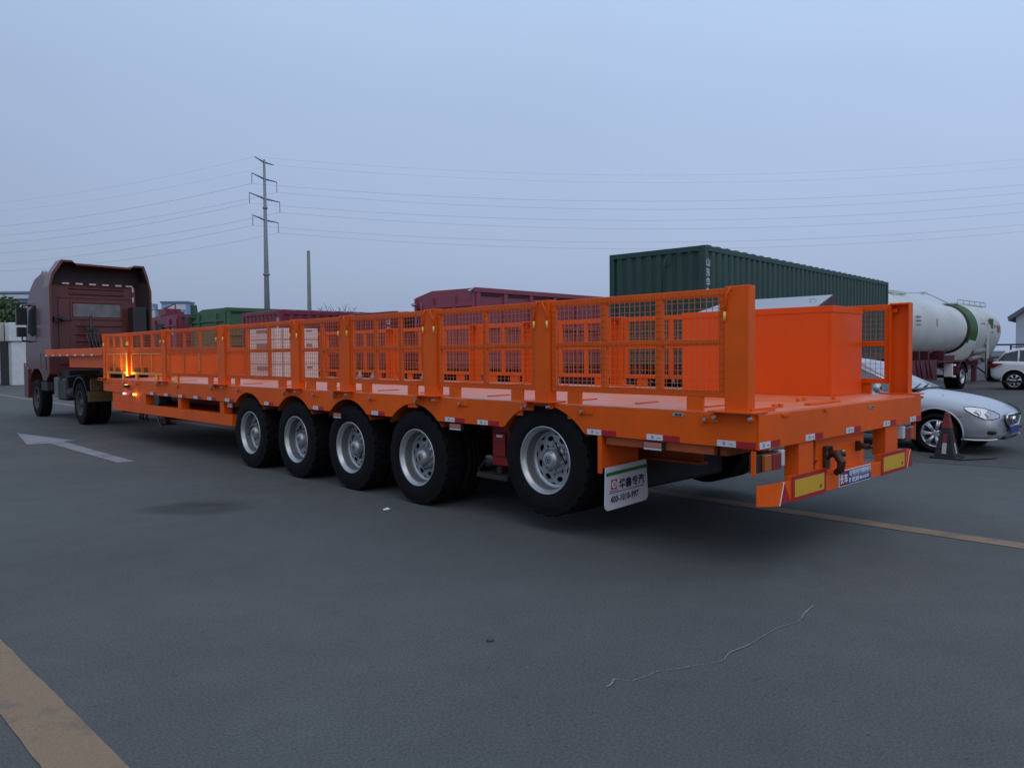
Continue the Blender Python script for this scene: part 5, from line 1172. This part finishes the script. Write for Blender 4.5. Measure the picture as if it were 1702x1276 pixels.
for i, e in enumerate(ends):
    for nm, off, sag in (('right', offR, 4.0), ('left', offL, 5.5)):
        pts_ = []
        for k in range(25):
            t_ = k/24; p = e+off*t_+Vector((0, 0, 1.5*t_-4*sag*t_*(1-t_))); pts_.append(p)
        b = MB(); b.tube(pts_, 0.019 if i > 1 else 0.010, 4)
        tag(b.build('power_cable', CAB), '%s overhead cable, %s of its pair, running %s from the pylon' % (lv[i//2], 'nearer' if i % 2 == 0 else 'farther', nm), 'cable', 'overhead cables strung from the pylon')
b = MB(); b.tube([(0, 0, 0), (0, 0, 9.7)], [0.20, 0.12], 14); p = b.build('concrete_pole', POLEC, loc=(25.5, 51.55, 0)); tag(p, 'bare concrete pole without wires, right of the pylon', 'pole')
# bare trees and a bush beyond
def bare_tree(label, x, y, h, seed, nb=9):
    rnd = random.Random(seed); t = thing('bare_tree', label, 'tree', (x, y, 0)); b = MB()
    b.tube([(0, 0, 0), (0.1, 0, h*0.5), (0, 0, h*0.75)], [0.14, 0.09, 0.04], 6); b.build('trunk', BARK, t); b = MB()
    for k in range(nb):
        a = rnd.uniform(0, 6.28); z0 = h*rnd.uniform(0.3, 0.7); L_ = h*rnd.uniform(0.2, 0.42)
        d_ = Vector((math.cos(a)*0.75, math.sin(a)*0.75, 1)).normalized(); p0_ = Vector((0.05, 0, z0)); p1_ = p0_+d_*L_*0.5+Vector((0, 0, 0.1)); p2_ = p0_+d_*L_
        b.tube([p0_, p1_, p2_], [0.045, 0.03, 0.012], 4)
        for j in range(6):
            a2 = rnd.uniform(0, 6.28); s_ = p0_.lerp(p2_, rnd.uniform(0.3, 1)); b.tube([s_, s_+Vector((math.cos(a2)*.35, math.sin(a2)*.35, rnd.uniform(.2, .7)))*L_*0.4], [0.02, 0.008], 3)
    b.build('branches', BARK, t); return t
# (px 545..580) at ~70 m
def at(px, D):
    u = (px-851)/1289; return (-5.06+0.6931*D+0.72*u*D, -2.745+0.7197*D-0.6939*u*D)
for i, (px, D, h, lb) in enumerate(((551, 62, 6.0, 'bare twiggy tree right of the concrete pole, the left one of two'), (572, 66, 5.8, 'bare twiggy tree right of the concrete pole, the right one of two'), (480, 60, 5.6, 'thin leafless sapling between the pylon and the concrete pole'), (424, 60, 5.4, 'thin leafless sapling just left of the pylon'))):
    x, y = at(px, D); bare_tree(lb, x, y, h, 5+i, 26 if i < 2 else 6)
x, y = at(601, 70); leafy_tree('evergreen_bush', 'small dark evergreen crown above the fence, left of the maroon tipper', x, y, 6.3, 0.8, 9, LEAFD, n=2600, ls=0.12)

# ------------------------------------------------------------------ one mesh per countable piece
def split_islands(o):
    me = o.data; n = len(me.vertices); par = list(range(n))
    def fd(a):
        while par[a] != a: par[a] = par[par[a]]; a = par[a]
        return a
    for e in me.edges:
        a, b_ = fd(e.vertices[0]), fd(e.vertices[1])
        if a != b_: par[a] = b_
    groups = {}
    for p in me.polygons: groups.setdefault(fd(p.vertices[0]), []).append(p)
    if len(groups) < 2: return
    base = o.name.split('.')[0]
    for g in groups.values():
        idx = {}; vs = []; fs = []
        for p in g:
            f = []
            for v in p.vertices:
                if v not in idx: idx[v] = len(vs); vs.append(me.vertices[v].co[:])
                f.append(idx[v])
            fs.append(f)
        m2 = bpy.data.meshes.new(base); m2.from_pydata(vs, [], fs)
        for x in me.materials: m2.materials.append(x)
        for q, p in zip(m2.polygons, g): q.material_index = p.material_index; q.use_smooth = p.use_smooth
        c = o.copy(); c.data = m2; COL.objects.link(c)
    bpy.data.objects.remove(o, do_unlink=True)
SPLIT = ('deck_lashing_plate', 'corner_post', 'stencil_patch', 'bolt', 'cross_member', 'main_beam', 'side_decal', 'guard_board', 'faded_marking', 'window', 'rear_beam_bracket', 'edge_rail', 'shadow_gap', 'marker_lamp', 'lift_axle_bracket')
for o in [x for x in bpy.data.objects if x.type == 'MESH' and x.name.split('.')[0] in SPLIT]: split_islands(o)
for o in [x for x in bpy.data.objects if x.name.split('.')[0] == 'reflective_strip' and x.parent in (K, T) and len(x.data.vertices) > 40]: split_islands(o)
